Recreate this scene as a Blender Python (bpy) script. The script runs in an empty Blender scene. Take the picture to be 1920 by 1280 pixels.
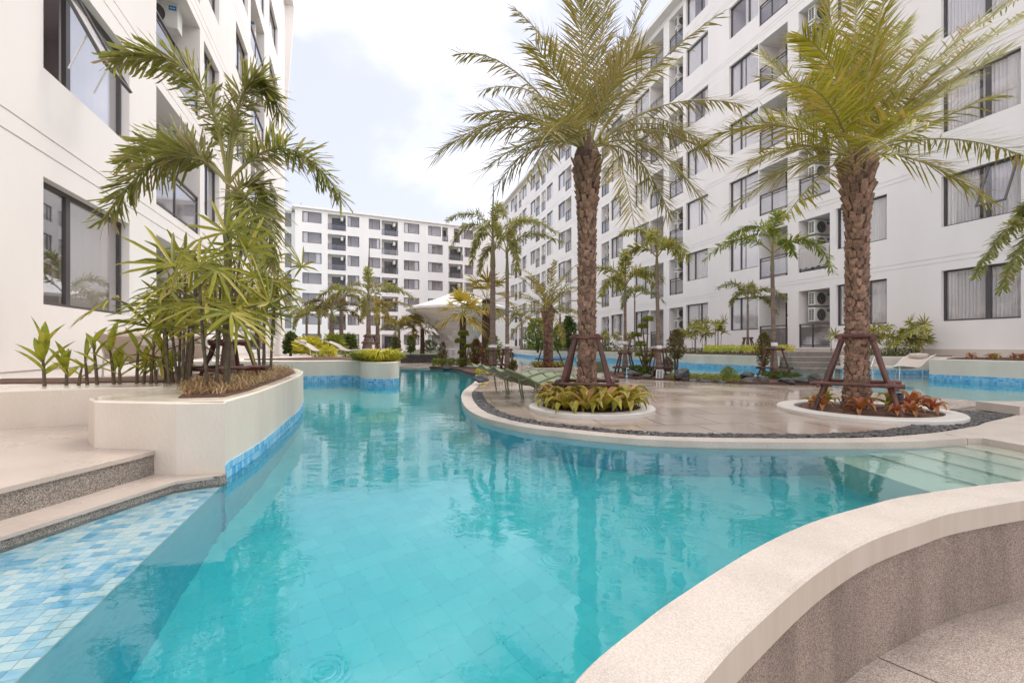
import bpy, math, random
from mathutils import Vector, Matrix, noise

sc = bpy.context.scene
C = sc.collection
PI = math.pi
F, H, E = 853.0, 648.0, 0.90          # focal length and horizon in photo pixels, eye height above the water
R_ = math.radians

# ---------------------------------------------------------------- camera
cam_d = bpy.data.cameras.new('camera')
cam = bpy.data.objects.new('camera', cam_d)
C.objects.link(cam)
cam.location = (0, 0, E)
cam.rotation_euler = (R_(90), 0, 0)
cam_d.sensor_width = 36.0
cam_d.lens = 36.0 * F / 1920.0
cam_d.shift_y = 8.0 / 1920.0
cam_d.clip_start = 0.02
cam_d.clip_end = 2000.0
sc.camera = cam

# ---------------------------------------------------------------- world and sun
SUN_EL, SUN_AZ = R_(60), R_(60)        # high sun to the right, veiled by cloud
wd = bpy.data.worlds.new('World')
sc.world = wd
wd.use_nodes = True
nt = wd.node_tree
nt.nodes.clear()
def wn(t, **k):
    n = nt.nodes.new(t)
    for a, b in k.items():
        setattr(n, a, b)
    return n
w_out = wn('ShaderNodeOutputWorld')
w_sky = wn('ShaderNodeTexSky', sky_type='NISHITA', sun_disc=False)
w_sky.sun_elevation = SUN_EL
w_sky.sun_rotation = SUN_AZ
w_sky.air_density = 1.0
w_sky.dust_density = 2.0
w_bg = wn('ShaderNodeBackground')
w_bg.inputs['Strength'].default_value = 0.15
w_bg2 = wn('ShaderNodeBackground')
w_tc = wn('ShaderNodeTexCoord')
w_map = wn('ShaderNodeMapping')
w_map.inputs['Location'].default_value = (1.82, 0.4, 0.84)
w_map.inputs['Scale'].default_value = (1.0, 1.0, 2.2)
w_n1 = wn('ShaderNodeTexNoise')
w_n1.inputs['Scale'].default_value = 1.3
w_n1.inputs['Detail'].default_value = 7
w_n1.inputs['Roughness'].default_value = 0.47
w_n1.inputs['Distortion'].default_value = 0.25
w_r = wn('ShaderNodeValToRGB')
w_r.color_ramp.interpolation = 'EASE'
w_r.color_ramp.elements[0].position = 0.395
w_r.color_ramp.elements[1].position = 0.70
w_n2 = wn('ShaderNodeTexNoise')
w_n2.inputs['Scale'].default_value = 3.0
w_n2.inputs['Detail'].default_value = 6
w_r2 = wn('ShaderNodeValToRGB')
w_r2.color_ramp.elements[0].position = 0.3
w_r2.color_ramp.elements[0].color = (0.80, 0.77, 0.77, 1)
w_r2.color_ramp.elements[1].position = 0.6
w_r2.color_ramp.elements[1].color = (1.0, 0.955, 0.92, 1)
w_hz = wn('ShaderNodeMixRGB', blend_type='MIX')      # thin veil in front of the blue
w_hz.inputs[0].default_value = 0.80
w_hz.inputs[2].default_value = (4.25, 4.3, 5.0, 1)
w_mx = wn('ShaderNodeMixShader')
L = nt.links.new
L(w_tc.outputs['Generated'], w_map.inputs[0])
L(w_map.outputs[0], w_n1.inputs['Vector'])
L(w_map.outputs[0], w_n2.inputs['Vector'])
L(w_n1.outputs['Fac'], w_r.inputs[0])
L(w_n2.outputs['Fac'], w_r2.inputs[0])
L(w_sky.outputs[0], w_hz.inputs[1])
L(w_hz.outputs[0], w_bg.inputs[0])
L(w_r2.outputs[0], w_bg2.inputs[0])
w_bg2.inputs['Strength'].default_value = 3.1
L(w_r.outputs[0], w_mx.inputs[0])
L(w_bg.outputs[0], w_mx.inputs[1])
L(w_bg2.outputs[0], w_mx.inputs[2])
L(w_mx.outputs[0], w_out.inputs[0])

sun_d = bpy.data.lights.new('sun', 'SUN')
sun_d.energy = 1.3
sun_d.angle = R_(20)
sun_d.color = (1.0, 0.95, 0.88)
sun = bpy.data.objects.new('sun', sun_d)
C.objects.link(sun)
sun.rotation_euler = (R_(90) - SUN_EL, 0, R_(120))

sc.view_settings.view_transform = 'Standard'
sc.view_settings.look = 'None'
sc.view_settings.exposure = 0.60
sc.view_settings.gamma = 1.0
sc.view_settings.use_curve_mapping = False
sc.render.engine = 'CYCLES'
cy = sc.cycles
cy.use_denoising = True
cy.max_bounces = 10
cy.diffuse_bounces = 4
cy.glossy_bounces = 4
cy.transmission_bounces = 6
cy.transparent_max_bounces = 12
cy.sample_clamp_indirect = 8.0

# ---------------------------------------------------------------- helpers
def V(*a): return Vector(a)
def W(px, py, z):                       # photo pixel -> point on the level z
    Y = F * (E - z) / (py - H)
    return Vector(((px - 960) / F * Y, Y, z))
def D(px, py, Y):                       # photo pixel -> point at the depth Y
    return Vector(((px - 960) / F * Y, Y, E + (H - py) / F * Y))
def sr(seed): return random.Random(seed)

class MB:
    def __init__(s): s.v, s.f, s.m = [], [], []
    def add(s, vs, fs, mi=0):
        b = len(s.v)
        s.v.extend(vs)
        for f in fs:
            s.f.append(tuple(b + i for i in f)); s.m.append(mi)
    def quad(s, a, b, c, d, mi=0): s.add([a, b, c, d], [(0, 1, 2, 3)], mi)
    def tri(s, a, b, c, mi=0): s.add([a, b, c], [(0, 1, 2)], mi)
    def box(s, x0, x1, y0, y1, z0, z1, mi=0):
        s.add([(x0,y0,z0),(x1,y0,z0),(x1,y1,z0),(x0,y1,z0),(x0,y0,z1),(x1,y0,z1),(x1,y1,z1),(x0,y1,z1)],
              [(3,2,1,0),(4,5,6,7),(0,1,5,4),(1,2,6,5),(2,3,7,6),(3,0,4,7)], mi)
    def obox(s, c, ax, ay, az, mi=0):   # centre and three half vectors
        c, ax, ay, az = Vector(c), Vector(ax), Vector(ay), Vector(az)
        vs = [c-ax-ay-az, c+ax-ay-az, c+ax+ay-az, c-ax+ay-az, c-ax-ay+az, c+ax-ay+az, c+ax+ay+az, c-ax+ay+az]
        s.add(vs, [(3,2,1,0),(4,5,6,7),(0,1,5,4),(1,2,6,5),(2,3,7,6),(3,0,4,7)], mi)
    def tube(s, pts, radii, n=8, cap=True, mi=0):
        pts = [Vector(p) for p in pts]
        if not hasattr(radii, '__len__'): radii = [radii] * len(pts)
        b = len(s.v)
        up = Vector((0, 0, 1))
        prev = None
        for i, p in enumerate(pts):
            t = (pts[min(i+1, len(pts)-1)] - pts[max(i-1, 0)])
            if t.length < 1e-9: t = Vector((0, 0, 1))
            t.normalize()
            if prev is None:
                a = t.cross(up if abs(t.z) < 0.9 else Vector((1, 0, 0))).normalized()
            else:
                a = (prev - t * prev.dot(t))
                a = a.normalized() if a.length > 1e-6 else t.cross(Vector((1, 0, 0))).normalized()
            prev = a
            c = t.cross(a)
            for k in range(n):
                q = 2*PI*k/n
                s.v.append(p + (a*math.cos(q) + c*math.sin(q)) * radii[i])
        for i in range(len(pts)-1):
            for k in range(n):
                k2 = (k+1) % n
                s.f.append((b+i*n+k, b+i*n+k2, b+(i+1)*n+k2, b+(i+1)*n+k)); s.m.append(mi)
        if cap:
            s.f.append(tuple(b+k for k in reversed(range(n)))); s.m.append(mi)
            s.f.append(tuple(b+(len(pts)-1)*n+k for k in range(n))); s.m.append(mi)
    def prism(s, poly, z0, z1, mi=0, mtop=None, top=True, bottom=True):
        if area(poly) < 0: poly = poly[::-1]
        n = len(poly)
        b = len(s.v)
        for p in poly: s.v.append((p[0], p[1], z0))
        for p in poly: s.v.append((p[0], p[1], z1))
        for i in range(n):
            j = (i+1) % n
            s.f.append((b+i, b+j, b+n+j, b+n+i)); s.m.append(mi)
        if top: s.f.append(tuple(b+n+i for i in range(n))); s.m.append(mi if mtop is None else mtop)
        if bottom: s.f.append(tuple(b+i for i in reversed(range(n)))); s.m.append(mi)
    def ribbon(s, a, b_, z0, z1, mi=0, closed=False):    # solid band between two outlines
        n = len(a)
        rng = range(n if closed else n-1)
        for i in rng:
            j = (i+1) % n
            p = [(a[i][0],a[i][1]),(a[j][0],a[j][1]),(b_[j][0],b_[j][1]),(b_[i][0],b_[i][1])]
            lo = [(x,y,z0) for x,y in p]; hi = [(x,y,z1) for x,y in p]
            s.add(hi, [(0,1,2,3)], mi)
            s.quad(lo[0], lo[1], hi[1], hi[0], mi)
            s.quad(lo[2], lo[3], hi[3], hi[2], mi)
    def lathe(s, prof, n=24, c=(0,0,0), mi=0):
        b = len(s.v)
        for r, z in prof:
            for k in range(n):
                q = 2*PI*k/n
                s.v.append((c[0]+r*math.cos(q), c[1]+r*math.sin(q), c[2]+z))
        for i in range(len(prof)-1):
            for k in range(n):
                k2 = (k+1) % n
                s.f.append((b+i*n+k, b+i*n+k2, b+(i+1)*n+k2, b+(i+1)*n+k)); s.m.append(mi)
    def build(s, name, mats, parent=None, at=(0,0,0), smooth=False):
        me = s.mesh(name, mats, at, smooth)
        o = bpy.data.objects.new(name, me)
        C.objects.link(o)
        if parent is not None: o.parent = parent
        else: o.location = at
        return o
    def mesh(s, name, mats, at=(0,0,0), smooth=False):
        at = Vector(at)
        me = bpy.data.meshes.new(name)
        me.from_pydata([tuple(Vector(v) - at) for v in s.v], [], s.f)
        if not isinstance(mats, (list, tuple)): mats = [mats]
        for m in mats: me.materials.append(m)
        if len(mats) > 1: me.polygons.foreach_set('material_index', s.m)
        if smooth: me.polygons.foreach_set('use_smooth', [True]*len(s.f))
        me.update()
        return me

def area(p):
    return 0.5*sum(p[i][0]*p[(i+1)%len(p)][1] - p[(i+1)%len(p)][0]*p[i][1] for i in range(len(p)))
def spline(pts, n=6, closed=False):     # Catmull-Rom through the points
    P = [Vector((p[0], p[1])) for p in pts]
    out = []
    m = len(P)
    for i in range(m if closed else m-1):
        if closed: a, b, c, d = P[(i-1)%m], P[i], P[(i+1)%m], P[(i+2)%m]
        else: a, b, c, d = P[max(i-1,0)], P[i], P[i+1], P[min(i+2,m-1)]
        for k in range(n):
            t = k/n
            out.append(0.5*((2*b)+(c-a)*t+(2*a-5*b+4*c-d)*t*t+(3*b-a-3*c+d)*t**3))
    if not closed: out.append(P[-1])
    return [(p.x, p.y) for p in out]
def offset(pts, d, closed=False):       # shift an outline to its left by d
    out = []
    n = len(pts)
    for i in range(n):
        a = pts[(i-1)%n] if closed or i > 0 else pts[i]
        b = pts[(i+1)%n] if closed or i < n-1 else pts[i]
        t = Vector((b[0]-a[0], b[1]-a[1]))
        t.normalize()
        out.append((pts[i][0]-t.y*d, pts[i][1]+t.x*d))
    return out
def clip_half(poly, a, b):              # keep what lies to the left of a->b
    out = []
    def side(p): return (b[0]-a[0])*(p[1]-a[1])-(b[1]-a[1])*(p[0]-a[0])
    for i in range(len(poly)):
        p, q = poly[i], poly[(i+1)%len(poly)]
        sp, sq = side(p), side(q)
        if sp >= 0: out.append(p)
        if (sp > 0) != (sq > 0) and abs(sp-sq) > 1e-12:
            t = sp/(sp-sq)
            out.append((p[0]+(q[0]-p[0])*t, p[1]+(q[1]-p[1])*t))
    res = []
    for p in out:
        if not res or abs(p[0]-res[-1][0])+abs(p[1]-res[-1][1]) > 1e-5: res.append(p)
    return res
def clip_cell(poly, cell):
    for i in range(len(cell)):
        if len(poly) < 3: return []
        poly = clip_half(poly, cell[i], cell[(i+1)%len(cell)])
    return poly
def inside(p, poly):
    c = False
    n = len(poly)
    for i in range(n):
        a, b = poly[i], poly[(i+1)%n]
        if (a[1] > p[1]) != (b[1] > p[1]) and p[0] < (b[0]-a[0])*(p[1]-a[1])/(b[1]-a[1])+a[0]: c = not c
    return c

def thing(name, label, cat, loc=(0,0,0), rz=0.0, group=None):
    o = bpy.data.objects.new(name, None)
    C.objects.link(o)
    o.empty_display_size = 0.1
    o.location = loc
    o.rotation_euler = (0, 0, rz)
    return tag(o, label, cat, group)
def tag(o, label=None, cat=None, group=None, kind=None):
    if label: o['label'] = label
    if cat: o['category'] = cat
    if group: o['group'] = group
    if kind: o['kind'] = kind
    return o
def inst(name, me, parent, loc=(0,0,0), rot=(0,0,0), scale=(1,1,1)):
    o = bpy.data.objects.new(name, me)
    C.objects.link(o)
    o.parent = parent
    o.location = loc
    o.rotation_euler = rot
    o.scale = scale
    return o

# ---------------------------------------------------------------- materials
def mat(name, col, rough=0.6, var=0.0, scale=4.0, bump=0.0, bscale=40.0, spec=0.5, metal=0.0, col2=None,
        rand=0.0, island=False, detail=5.0, stretch=None, rough2=None, rscale=1.2):
    m = bpy.data.materials.new(name)
    m.use_nodes = True
    t = m.node_tree
    N, K = t.nodes, t.links.new
    p = N['Principled BSDF']
    p.inputs['Roughness'].default_value = rough
    p.inputs['Metallic'].default_value = metal
    p.inputs['Specular IOR Level'].default_value = spec
    p.inputs['Base Color'].default_value = (*col, 1)
    geo = N.new('ShaderNodeNewGeometry')
    vec = geo.outputs['Position']
    if stretch:
        mp = N.new('ShaderNodeMapping')
        mp.inputs['Scale'].default_value = stretch
        K(vec, mp.inputs[0]); vec = mp.outputs[0]
    out = None
    if col2 is not None or var:
        nz = N.new('ShaderNodeTexNoise')
        nz.inputs['Scale'].default_value = scale
        nz.inputs['Detail'].default_value = detail
        nz.inputs['Roughness'].default_value = 0.6
        K(vec, nz.inputs['Vector'])
        rp = N.new('ShaderNodeValToRGB')
        rp.color_ramp.elements[0].position = 0.33
        rp.color_ramp.elements[1].position = 0.67
        c2 = col2 if col2 is not None else tuple(c*(1-var) for c in col)
        rp.color_ramp.elements[0].color = (*c2, 1)
        rp.color_ramp.elements[1].color = (*col, 1)
        K(nz.outputs['Fac'], rp.inputs[0])
        out = rp.outputs[0]
    if rand:
        oi = N.new('ShaderNodeObjectInfo')
        src = geo.outputs['Random Per Island'] if island else oi.outputs['Random']
        mr = N.new('ShaderNodeMapRange')
        mr.inputs['To Min'].default_value = 1-rand
        mr.inputs['To Max'].default_value = 1+rand
        K(src, mr.inputs['Value'])
        mu = N.new('ShaderNodeVectorMath'); mu.operation = 'SCALE'
        if out is not None: K(out, mu.inputs[0])
        else: mu.inputs[0].default_value = col
        K(mr.outputs[0], mu.inputs['Scale'])
        out = mu.outputs[0]
    if out is not None: K(out, p.inputs['Base Color'])
    if rough2 is not None:
        n3 = N.new('ShaderNodeTexNoise')
        n3.inputs['Scale'].default_value = rscale
        n3.inputs['Detail'].default_value = 4
        K(geo.outputs['Position'], n3.inputs['Vector'])
        r3 = N.new('ShaderNodeMapRange')
        r3.inputs['From Min'].default_value = 0.38
        r3.inputs['From Max'].default_value = 0.62
        r3.inputs['To Min'].default_value = rough
        r3.inputs['To Max'].default_value = rough2
        K(n3.outputs['Fac'], r3.inputs['Value'])
        K(r3.outputs[0], p.inputs['Roughness'])
    if bump:
        n2 = N.new('ShaderNodeTexNoise')
        n2.inputs['Scale'].default_value = bscale
        n2.inputs['Detail'].default_value = 4
        K(vec, n2.inputs['Vector'])
        bp = N.new('ShaderNodeBump')
        bp.inputs['Strength'].default_value = bump
        bp.inputs['Distance'].default_value = 0.02
        K(n2.outputs['Fac'], bp.inputs['Height'])
        K(bp.outputs[0], p.inputs['Normal'])
    return m

def leafmat(name, c1, c2, c3=None, trans=0.35, rough=0.42, scale=3.0):
    m = bpy.data.materials.new(name)
    m.use_nodes = True
    t = m.node_tree
    N, K = t.nodes, t.links.new
    p = N['Principled BSDF']
    out = [n for n in N if n.type == 'OUTPUT_MATERIAL'][0]
    geo = N.new('ShaderNodeNewGeometry')
    nz = N.new('ShaderNodeTexNoise')
    nz.inputs['Scale'].default_value = scale
    nz.inputs['Detail'].default_value = 3
    K(geo.outputs['Position'], nz.inputs['Vector'])
    ad = N.new('ShaderNodeMath'); ad.operation = 'MULTIPLY_ADD'
    ad.inputs[1].default_value = 0.55
    K(geo.outputs['Random Per Island'], ad.inputs[0])
    s2 = N.new('ShaderNodeMath'); s2.operation = 'MULTIPLY'
    s2.inputs[1].default_value = 0.5
    K(nz.outputs['Fac'], s2.inputs[0])
    K(s2.outputs[0], ad.inputs[2])
    rp = N.new('ShaderNodeValToRGB')
    rp.color_ramp.elements[0].position = 0.12
    rp.color_ramp.elements[0].color = (*c1, 1)
    rp.color_ramp.elements[1].position = 0.62
    rp.color_ramp.elements[1].color = (*c2, 1)
    if c3:
        e = rp.color_ramp.elements.new(0.80)
        e.color = (*c3, 1)
    K(ad.outputs[0], rp.inputs[0])
    K(rp.outputs[0], p.inputs['Base Color'])
    p.inputs['Roughness'].default_value = rough
    p.inputs['Specular IOR Level'].default_value = 0.4
    tr = N.new('ShaderNodeBsdfTranslucent')
    K(rp.outputs[0], tr.inputs['Color'])
    mx = N.new('ShaderNodeMixShader')
    mx.inputs[0].default_value = trans
    K(p.outputs[0], mx.inputs[1]); K(tr.outputs[0], mx.inputs[2])
    K(mx.outputs[0], out.inputs['Surface'])
    return m

def glassmat(name, tint=(0.72,0.71,0.73), base=0.10, rough=0.01):
    m = bpy.data.materials.new(name)
    m.use_nodes = True
    t = m.node_tree
    N, K = t.nodes, t.links.new
    N.remove(N['Principled BSDF'])
    out = [n for n in N if n.type == 'OUTPUT_MATERIAL'][0]
    tr = N.new('ShaderNodeBsdfTransparent'); tr.inputs[0].default_value = (*tint, 1)
    gl = N.new('ShaderNodeBsdfGlossy'); gl.inputs['Roughness'].default_value = rough
    gl.inputs['Color'].default_value = (0.95, 0.95, 0.97, 1)
    fr = N.new('ShaderNodeLayerWeight'); fr.inputs['Blend'].default_value = 0.5
    pw_ = N.new('ShaderNodeMath'); pw_.operation = 'POWER'; pw_.inputs[1].default_value = 4.0
    K(fr.outputs['Facing'], pw_.inputs[0])
    ad = N.new('ShaderNodeMath'); ad.operation = 'MULTIPLY_ADD'; ad.use_clamp = True
    ad.inputs[1].default_value = 0.85; ad.inputs[2].default_value = base
    K(pw_.outputs[0], ad.inputs[0])
    mx = N.new('ShaderNodeMixShader')
    K(ad.outputs[0], mx.inputs[0]); K(tr.outputs[0], mx.inputs[1]); K(gl.outputs[0], mx.inputs[2])
    K(mx.outputs[0], out.inputs['Surface'])
    return m

def specklemat(name, c1, c2, c3, scale=220.0, rough=0.7, bump=0.35, stain=0.0):
    m = bpy.data.materials.new(name)
    m.use_nodes = True
    t = m.node_tree
    N, K = t.nodes, t.links.new
    p = N['Principled BSDF']
    geo = N.new('ShaderNodeNewGeometry')
    vo = N.new('ShaderNodeTexVoronoi')
    vo.inputs['Scale'].default_value = scale
    K(geo.outputs['Position'], vo.inputs['Vector'])
    rp = N.new('ShaderNodeValToRGB')
    rp.color_ramp.elements[0].position = 0.15
    rp.color_ramp.elements[0].color = (*c1, 1)
    rp.color_ramp.elements[1].position = 0.85
    rp.color_ramp.elements[1].color = (*c3, 1)
    e = rp.color_ramp.elements.new(0.5); e.color = (*c2, 1)
    sp = N.new('ShaderNodeSeparateColor')
    K(vo.outputs['Color'], sp.inputs[0])
    K(sp.outputs[0], rp.inputs[0])
    col = rp.outputs[0]
    if stain:
        mp = N.new('ShaderNodeMapping'); mp.inputs['Scale'].default_value = (2.2, 2.2, 0.5)
        K(geo.outputs['Position'], mp.inputs[0])
        nz = N.new('ShaderNodeTexNoise'); nz.inputs['Scale'].default_value = 1.6; nz.inputs['Detail'].default_value = 4
        K(mp.outputs[0], nz.inputs['Vector'])
        r2 = N.new('ShaderNodeValToRGB')
        r2.color_ramp.elements[0].position = 0.38; r2.color_ramp.elements[0].color = (1-stain,)*3+(1,)
        r2.color_ramp.elements[1].position = 0.55; r2.color_ramp.elements[1].color = (1, 1, 1, 1)
        K(nz.outputs['Fac'], r2.inputs[0])
        mm = N.new('ShaderNodeMixRGB'); mm.blend_type = 'MULTIPLY'; mm.inputs[0].default_value = 1
        K(col, mm.inputs[1]); K(r2.outputs[0], mm.inputs[2]); col = mm.outputs[0]
    K(col, p.inputs['Base Color'])
    p.inputs['Roughness'].default_value = rough
    bp = N.new('ShaderNodeBump'); bp.inputs['Strength'].default_value = bump; bp.inputs['Distance'].default_value = 0.004
    K(vo.outputs['Distance'], bp.inputs['Height'])
    K(bp.outputs[0], p.inputs['Normal'])
    return m

def tilemat(name, island, deep=1.0):
    m = bpy.data.materials.new(name)
    m.use_nodes = True
    t = m.node_tree
    N, K = t.nodes, t.links.new
    p = N['Principled BSDF']
    geo = N.new('ShaderNodeNewGeometry')
    src = geo.outputs['Random Per Island']
    if not island:
        oi = N.new('ShaderNodeObjectInfo'); src = oi.outputs['Random']
    mp = N.new('ShaderNodeMapping'); mp.inputs['Scale'].default_value = (9, 30, 30)
    mp.inputs['Rotation'].default_value = (0, 0, 0.4)
    K(geo.outputs['Position'], mp.inputs[0])
    nz = N.new('ShaderNodeTexNoise'); nz.inputs['Scale'].default_value = 1.0; nz.inputs['Detail'].default_value = 5
    K(mp.outputs[0], nz.inputs['Vector'])
    a = N.new('ShaderNodeMath'); a.operation = 'MULTIPLY_ADD'; a.inputs[1].default_value = 0.8
    K(src, a.inputs[0])
    b = N.new('ShaderNodeMath'); b.operation = 'MULTIPLY_ADD'; b.inputs[1].default_value = 0.9; b.inputs[2].default_value = -0.35
    K(nz.outputs['Fac'], b.inputs[0]); K(b.outputs[0], a.inputs[2])
    rp = N.new('ShaderNodeValToRGB')
    cr = rp.color_ramp
    cr.elements[0].position = 0.05; cr.elements[0].color = (0.78, 0.88, 0.90, 1)
    cr.elements[1].position = 0.95; cr.elements[1].color = (0.14, 0.48, 0.74, 1)
    e = cr.elements.new(0.50); e.color = (0.55, 0.79, 0.89, 1)
    e = cr.elements.new(0.78); e.color = (0.28, 0.63, 0.83, 1)
    for e_ in cr.elements:
        c_ = e_.color; e_.color = (c_[0]*deep**1.9, c_[1]*deep**.9, c_[2]*deep**.35, 1)
    K(a.outputs[0], rp.inputs[0])
    K(rp.outputs[0], p.inputs['Base Color'])
    p.inputs['Roughness'].default_value = 0.25
    return m

M = {}
M['wall'] = mat('painted_wall', (0.82, 0.78, 0.755), 0.85, var=0.055, scale=0.8, bump=0.06, bscale=55, stretch=(1, 1, 0.3))
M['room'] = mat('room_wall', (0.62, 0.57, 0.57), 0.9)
M['plinth'] = mat('plinth_render', (0.60, 0.53, 0.46), 0.8, var=0.1, scale=2)
M['frame'] = mat('window_frame_metal', (0.075, 0.066, 0.068), 0.45)
M['glass'] = glassmat('window_glass', (0.98, 0.975, 0.98), base=0.055)
M['glass_near'] = glassmat('near_window_glass', (0.93, 0.93, 0.93), base=0.20)
M['rglass'] = glassmat('railing_glass', (0.75, 0.74, 0.75), 0.10, 0.05)
M['curtain'] = leafmat('sheer_curtain', (0.86, 0.84, 0.83), (0.86, 0.84, 0.83), trans=0.25, rough=0.9)
M['white'] = mat('ac_white', (0.78, 0.76, 0.72), 0.5, var=0.05, scale=6)
M['black'] = mat('dark_grille', (0.04, 0.04, 0.042), 0.5)
M['fan'] = mat('fan_grey', (0.11, 0.105, 0.105), 0.5)
M['blue'] = mat('blue_sticker', (0.02, 0.24, 0.52), 0.4)
M['render'] = mat('planter_render', (0.71, 0.635, 0.545), 0.75, col2=(0.60, 0.53, 0.45), scale=1.6, bump=0.15, bscale=60, stretch=(1, 1, 0.45))
M['ledge'] = mat('wet_ledge', (0.80, 0.73, 0.62), 0.05, col2=(0.70, 0.62, 0.51), scale=3.0, rough2=0.30, rscale=1.6, bump=0.04, bscale=9)
M['coping'] = specklemat('coping_stone', (0.42, 0.365, 0.315), (0.495, 0.432, 0.378), (0.55, 0.487, 0.43), 330, 0.55, 0.12, stain=0.10)
M['copingside'] = mat('coping_render', (0.50, 0.43, 0.36), 0.7, col2=(0.44, 0.37, 0.30), scale=3.5, stretch=(3, 3, 0.4), bump=0.05)
M['wash'] = specklemat('pebble_wash', (0.15, 0.108, 0.082), (0.275, 0.208, 0.165), (0.41, 0.33, 0.275), 300, 0.6, 0.4, stain=0.30)
M['bench'] = specklemat('pale_pebble_seat', (0.20, 0.152, 0.125), (0.36, 0.288, 0.24), (0.51, 0.435, 0.38), 300, 0.45, 0.35, stain=0.18)
M['granite'] = specklemat('grey_granite', (0.10, 0.085, 0.072), (0.22, 0.19, 0.165), (0.36, 0.32, 0.28), 260, 0.5, 0.15, stain=0.15)
M['granite_top'] = mat('wet_granite_top', (0.47, 0.395, 0.345), 0.10, var=0.10, scale=3, rough2=0.45, rscale=1.5, bump=0.03, bscale=200)
M['paver'] = mat('wet_paver', (0.47, 0.385, 0.32), 0.05, col2=(0.39, 0.315, 0.26), scale=1.4, rand=0.15, rough2=0.24, rscale=0.9, bump=0.06, bscale=3.0, stretch=(0.5, 1, 1))
M['joint'] = mat('paver_joint', (0.22, 0.18, 0.15), 0.6)
M['pebble'] = mat('black_pebble', (0.045, 0.042, 0.042), 0.35, rand=0.5, island=True)
M['rock'] = mat('black_rock', (0.030, 0.029, 0.031), 0.5, col2=(0.085, 0.078, 0.074), scale=7, bump=0.5, bscale=16)
M['soil'] = mat('garden_soil', (0.15, 0.075, 0.045), 0.9, col2=(0.07, 0.04, 0.026), scale=14, bump=0.8, bscale=30)
M['ground'] = mat('ground_earth', (0.20, 0.16, 0.12), 0.9, var=0.3, scale=0.5)
M['tile'] = tilemat('mosaic_tile', False)
M['tile_i'] = tilemat('mosaic_tile_small', True)
M['tile_b'] = tilemat('waterline_tile', False, 0.62)
M['tile_bi'] = tilemat('waterline_tile_small', True, 0.62)
M['grout'] = mat('tile_grout', (0.66, 0.68, 0.64), 0.7)
M['cream'] = mat('cream_terrazzo', (0.86, 0.83, 0.70), 0.5, var=0.06, scale=20)
M['bark'] = mat('stake_bark', (0.15, 0.055, 0.042), 0.6, col2=(0.075, 0.036, 0.03), scale=9, bump=0.5, bscale=25, stretch=(1, 1, 0.35), rand=0.35)
M['date_trunk'] = mat('date_palm_trunk', (0.13, 0.075, 0.05), 0.85, col2=(0.05, 0.03, 0.022), scale=14, bump=0.6, bscale=40)
M['boot'] = mat('leaf_base_bark', (0.36, 0.225, 0.155), 0.85, col2=(0.18, 0.105, 0.072), scale=24, bump=0.7, bscale=70, rand=0.38)
M['boot_i'] = mat('leaf_base_bark_joined', (0.36, 0.225, 0.155), 0.85, col2=(0.18, 0.105, 0.072), scale=24, bump=0.7, bscale=70, rand=0.38, island=True)
M['fox_trunk'] = mat('grey_palm_trunk', (0.27, 0.20, 0.155), 0.8, col2=(0.15, 0.10, 0.08), scale=5, bump=0.3, bscale=20, stretch=(0.6, 0.6, 5))
M['dark_trunk'] = mat('dark_wet_trunk', (0.09, 0.055, 0.045), 0.5, col2=(0.035, 0.025, 0.024), scale=6, bump=0.3, bscale=20, stretch=(2, 2, 0.5))
M['shaft'] = mat('green_crownshaft', (0.16, 0.19, 0.07), 0.4, col2=(0.20, 0.15, 0.09), scale=4, stretch=(1, 1, 0.5))
M['cane'] = mat('dark_cane', (0.055, 0.040, 0.034), 0.55, col2=(0.16, 0.12, 0.07), scale=6, stretch=(1, 1, 3))
M['stem'] = mat('brown_stem', (0.14, 0.095, 0.06), 0.8, var=0.3, scale=20)
M['rachis'] = mat('frond_rachis', (0.27, 0.24, 0.075), 0.5)
M['lf_fox'] = leafmat('foxtail_leaf', (0.14, 0.17, 0.03), (0.33, 0.33, 0.08), (0.42, 0.32, 0.19), trans=0.48)
M['lf_foxb'] = leafmat('foxtail_leaf_bright', (0.16, 0.18, 0.025), (0.34, 0.33, 0.05), (0.42, 0.32, 0.1), trans=0.45)
M['lf_dateA'] = leafmat('date_leaf_olive', (0.17, 0.15, 0.03), (0.34, 0.29, 0.07), (0.4, 0.28, 0.13), trans=0.3)
M['lf_dateB'] = leafmat('date_leaf_yellow', (0.19, 0.185, 0.02), (0.36, 0.325, 0.03), (0.45, 0.29, 0.09), trans=0.35)
M['lf_dateC'] = leafmat('date_leaf_gold', (0.17, 0.145, 0.022), (0.30, 0.25, 0.035), (0.42, 0.27, 0.07), trans=0.35)
M['lf_rhapis'] = leafmat('lady_palm_leaf', (0.11, 0.14, 0.016), (0.31, 0.3, 0.035), (0.54, 0.46, 0.11), trans=0.4, scale=2)
M['lf_canna'] = leafmat('canna_leaf', (0.17, 0.235, 0.02), (0.35, 0.37, 0.04), (0.48, 0.42, 0.06), trans=0.4)
M['lf_gold'] = leafmat('golden_leaf', (0.38, 0.36, 0.02), (0.62, 0.57, 0.04), (0.66, 0.58, 0.1))
M['lf_green'] = leafmat('shrub_leaf', (0.04, 0.085, 0.014), (0.11, 0.16, 0.025), (0.24, 0.24, 0.05))
M['lf_lime'] = leafmat('lime_leaf', (0.12, 0.17, 0.018), (0.27, 0.31, 0.035), (0.4, 0.39, 0.07))
M['lf_rust'] = leafmat('rusty_leaf', (0.075, 0.085, 0.02), (0.19, 0.155, 0.04), (0.27, 0.16, 0.055))
M['lf_red'] = leafmat('red_tip_leaf', (0.08, 0.10, 0.02), (0.22, 0.13, 0.04), (0.36, 0.11, 0.065))
M['lf_fan'] = leafmat('golden_fan_leaf', (0.30, 0.25, 0.025), (0.48, 0.37, 0.04), (0.52, 0.31, 0.08))
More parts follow.
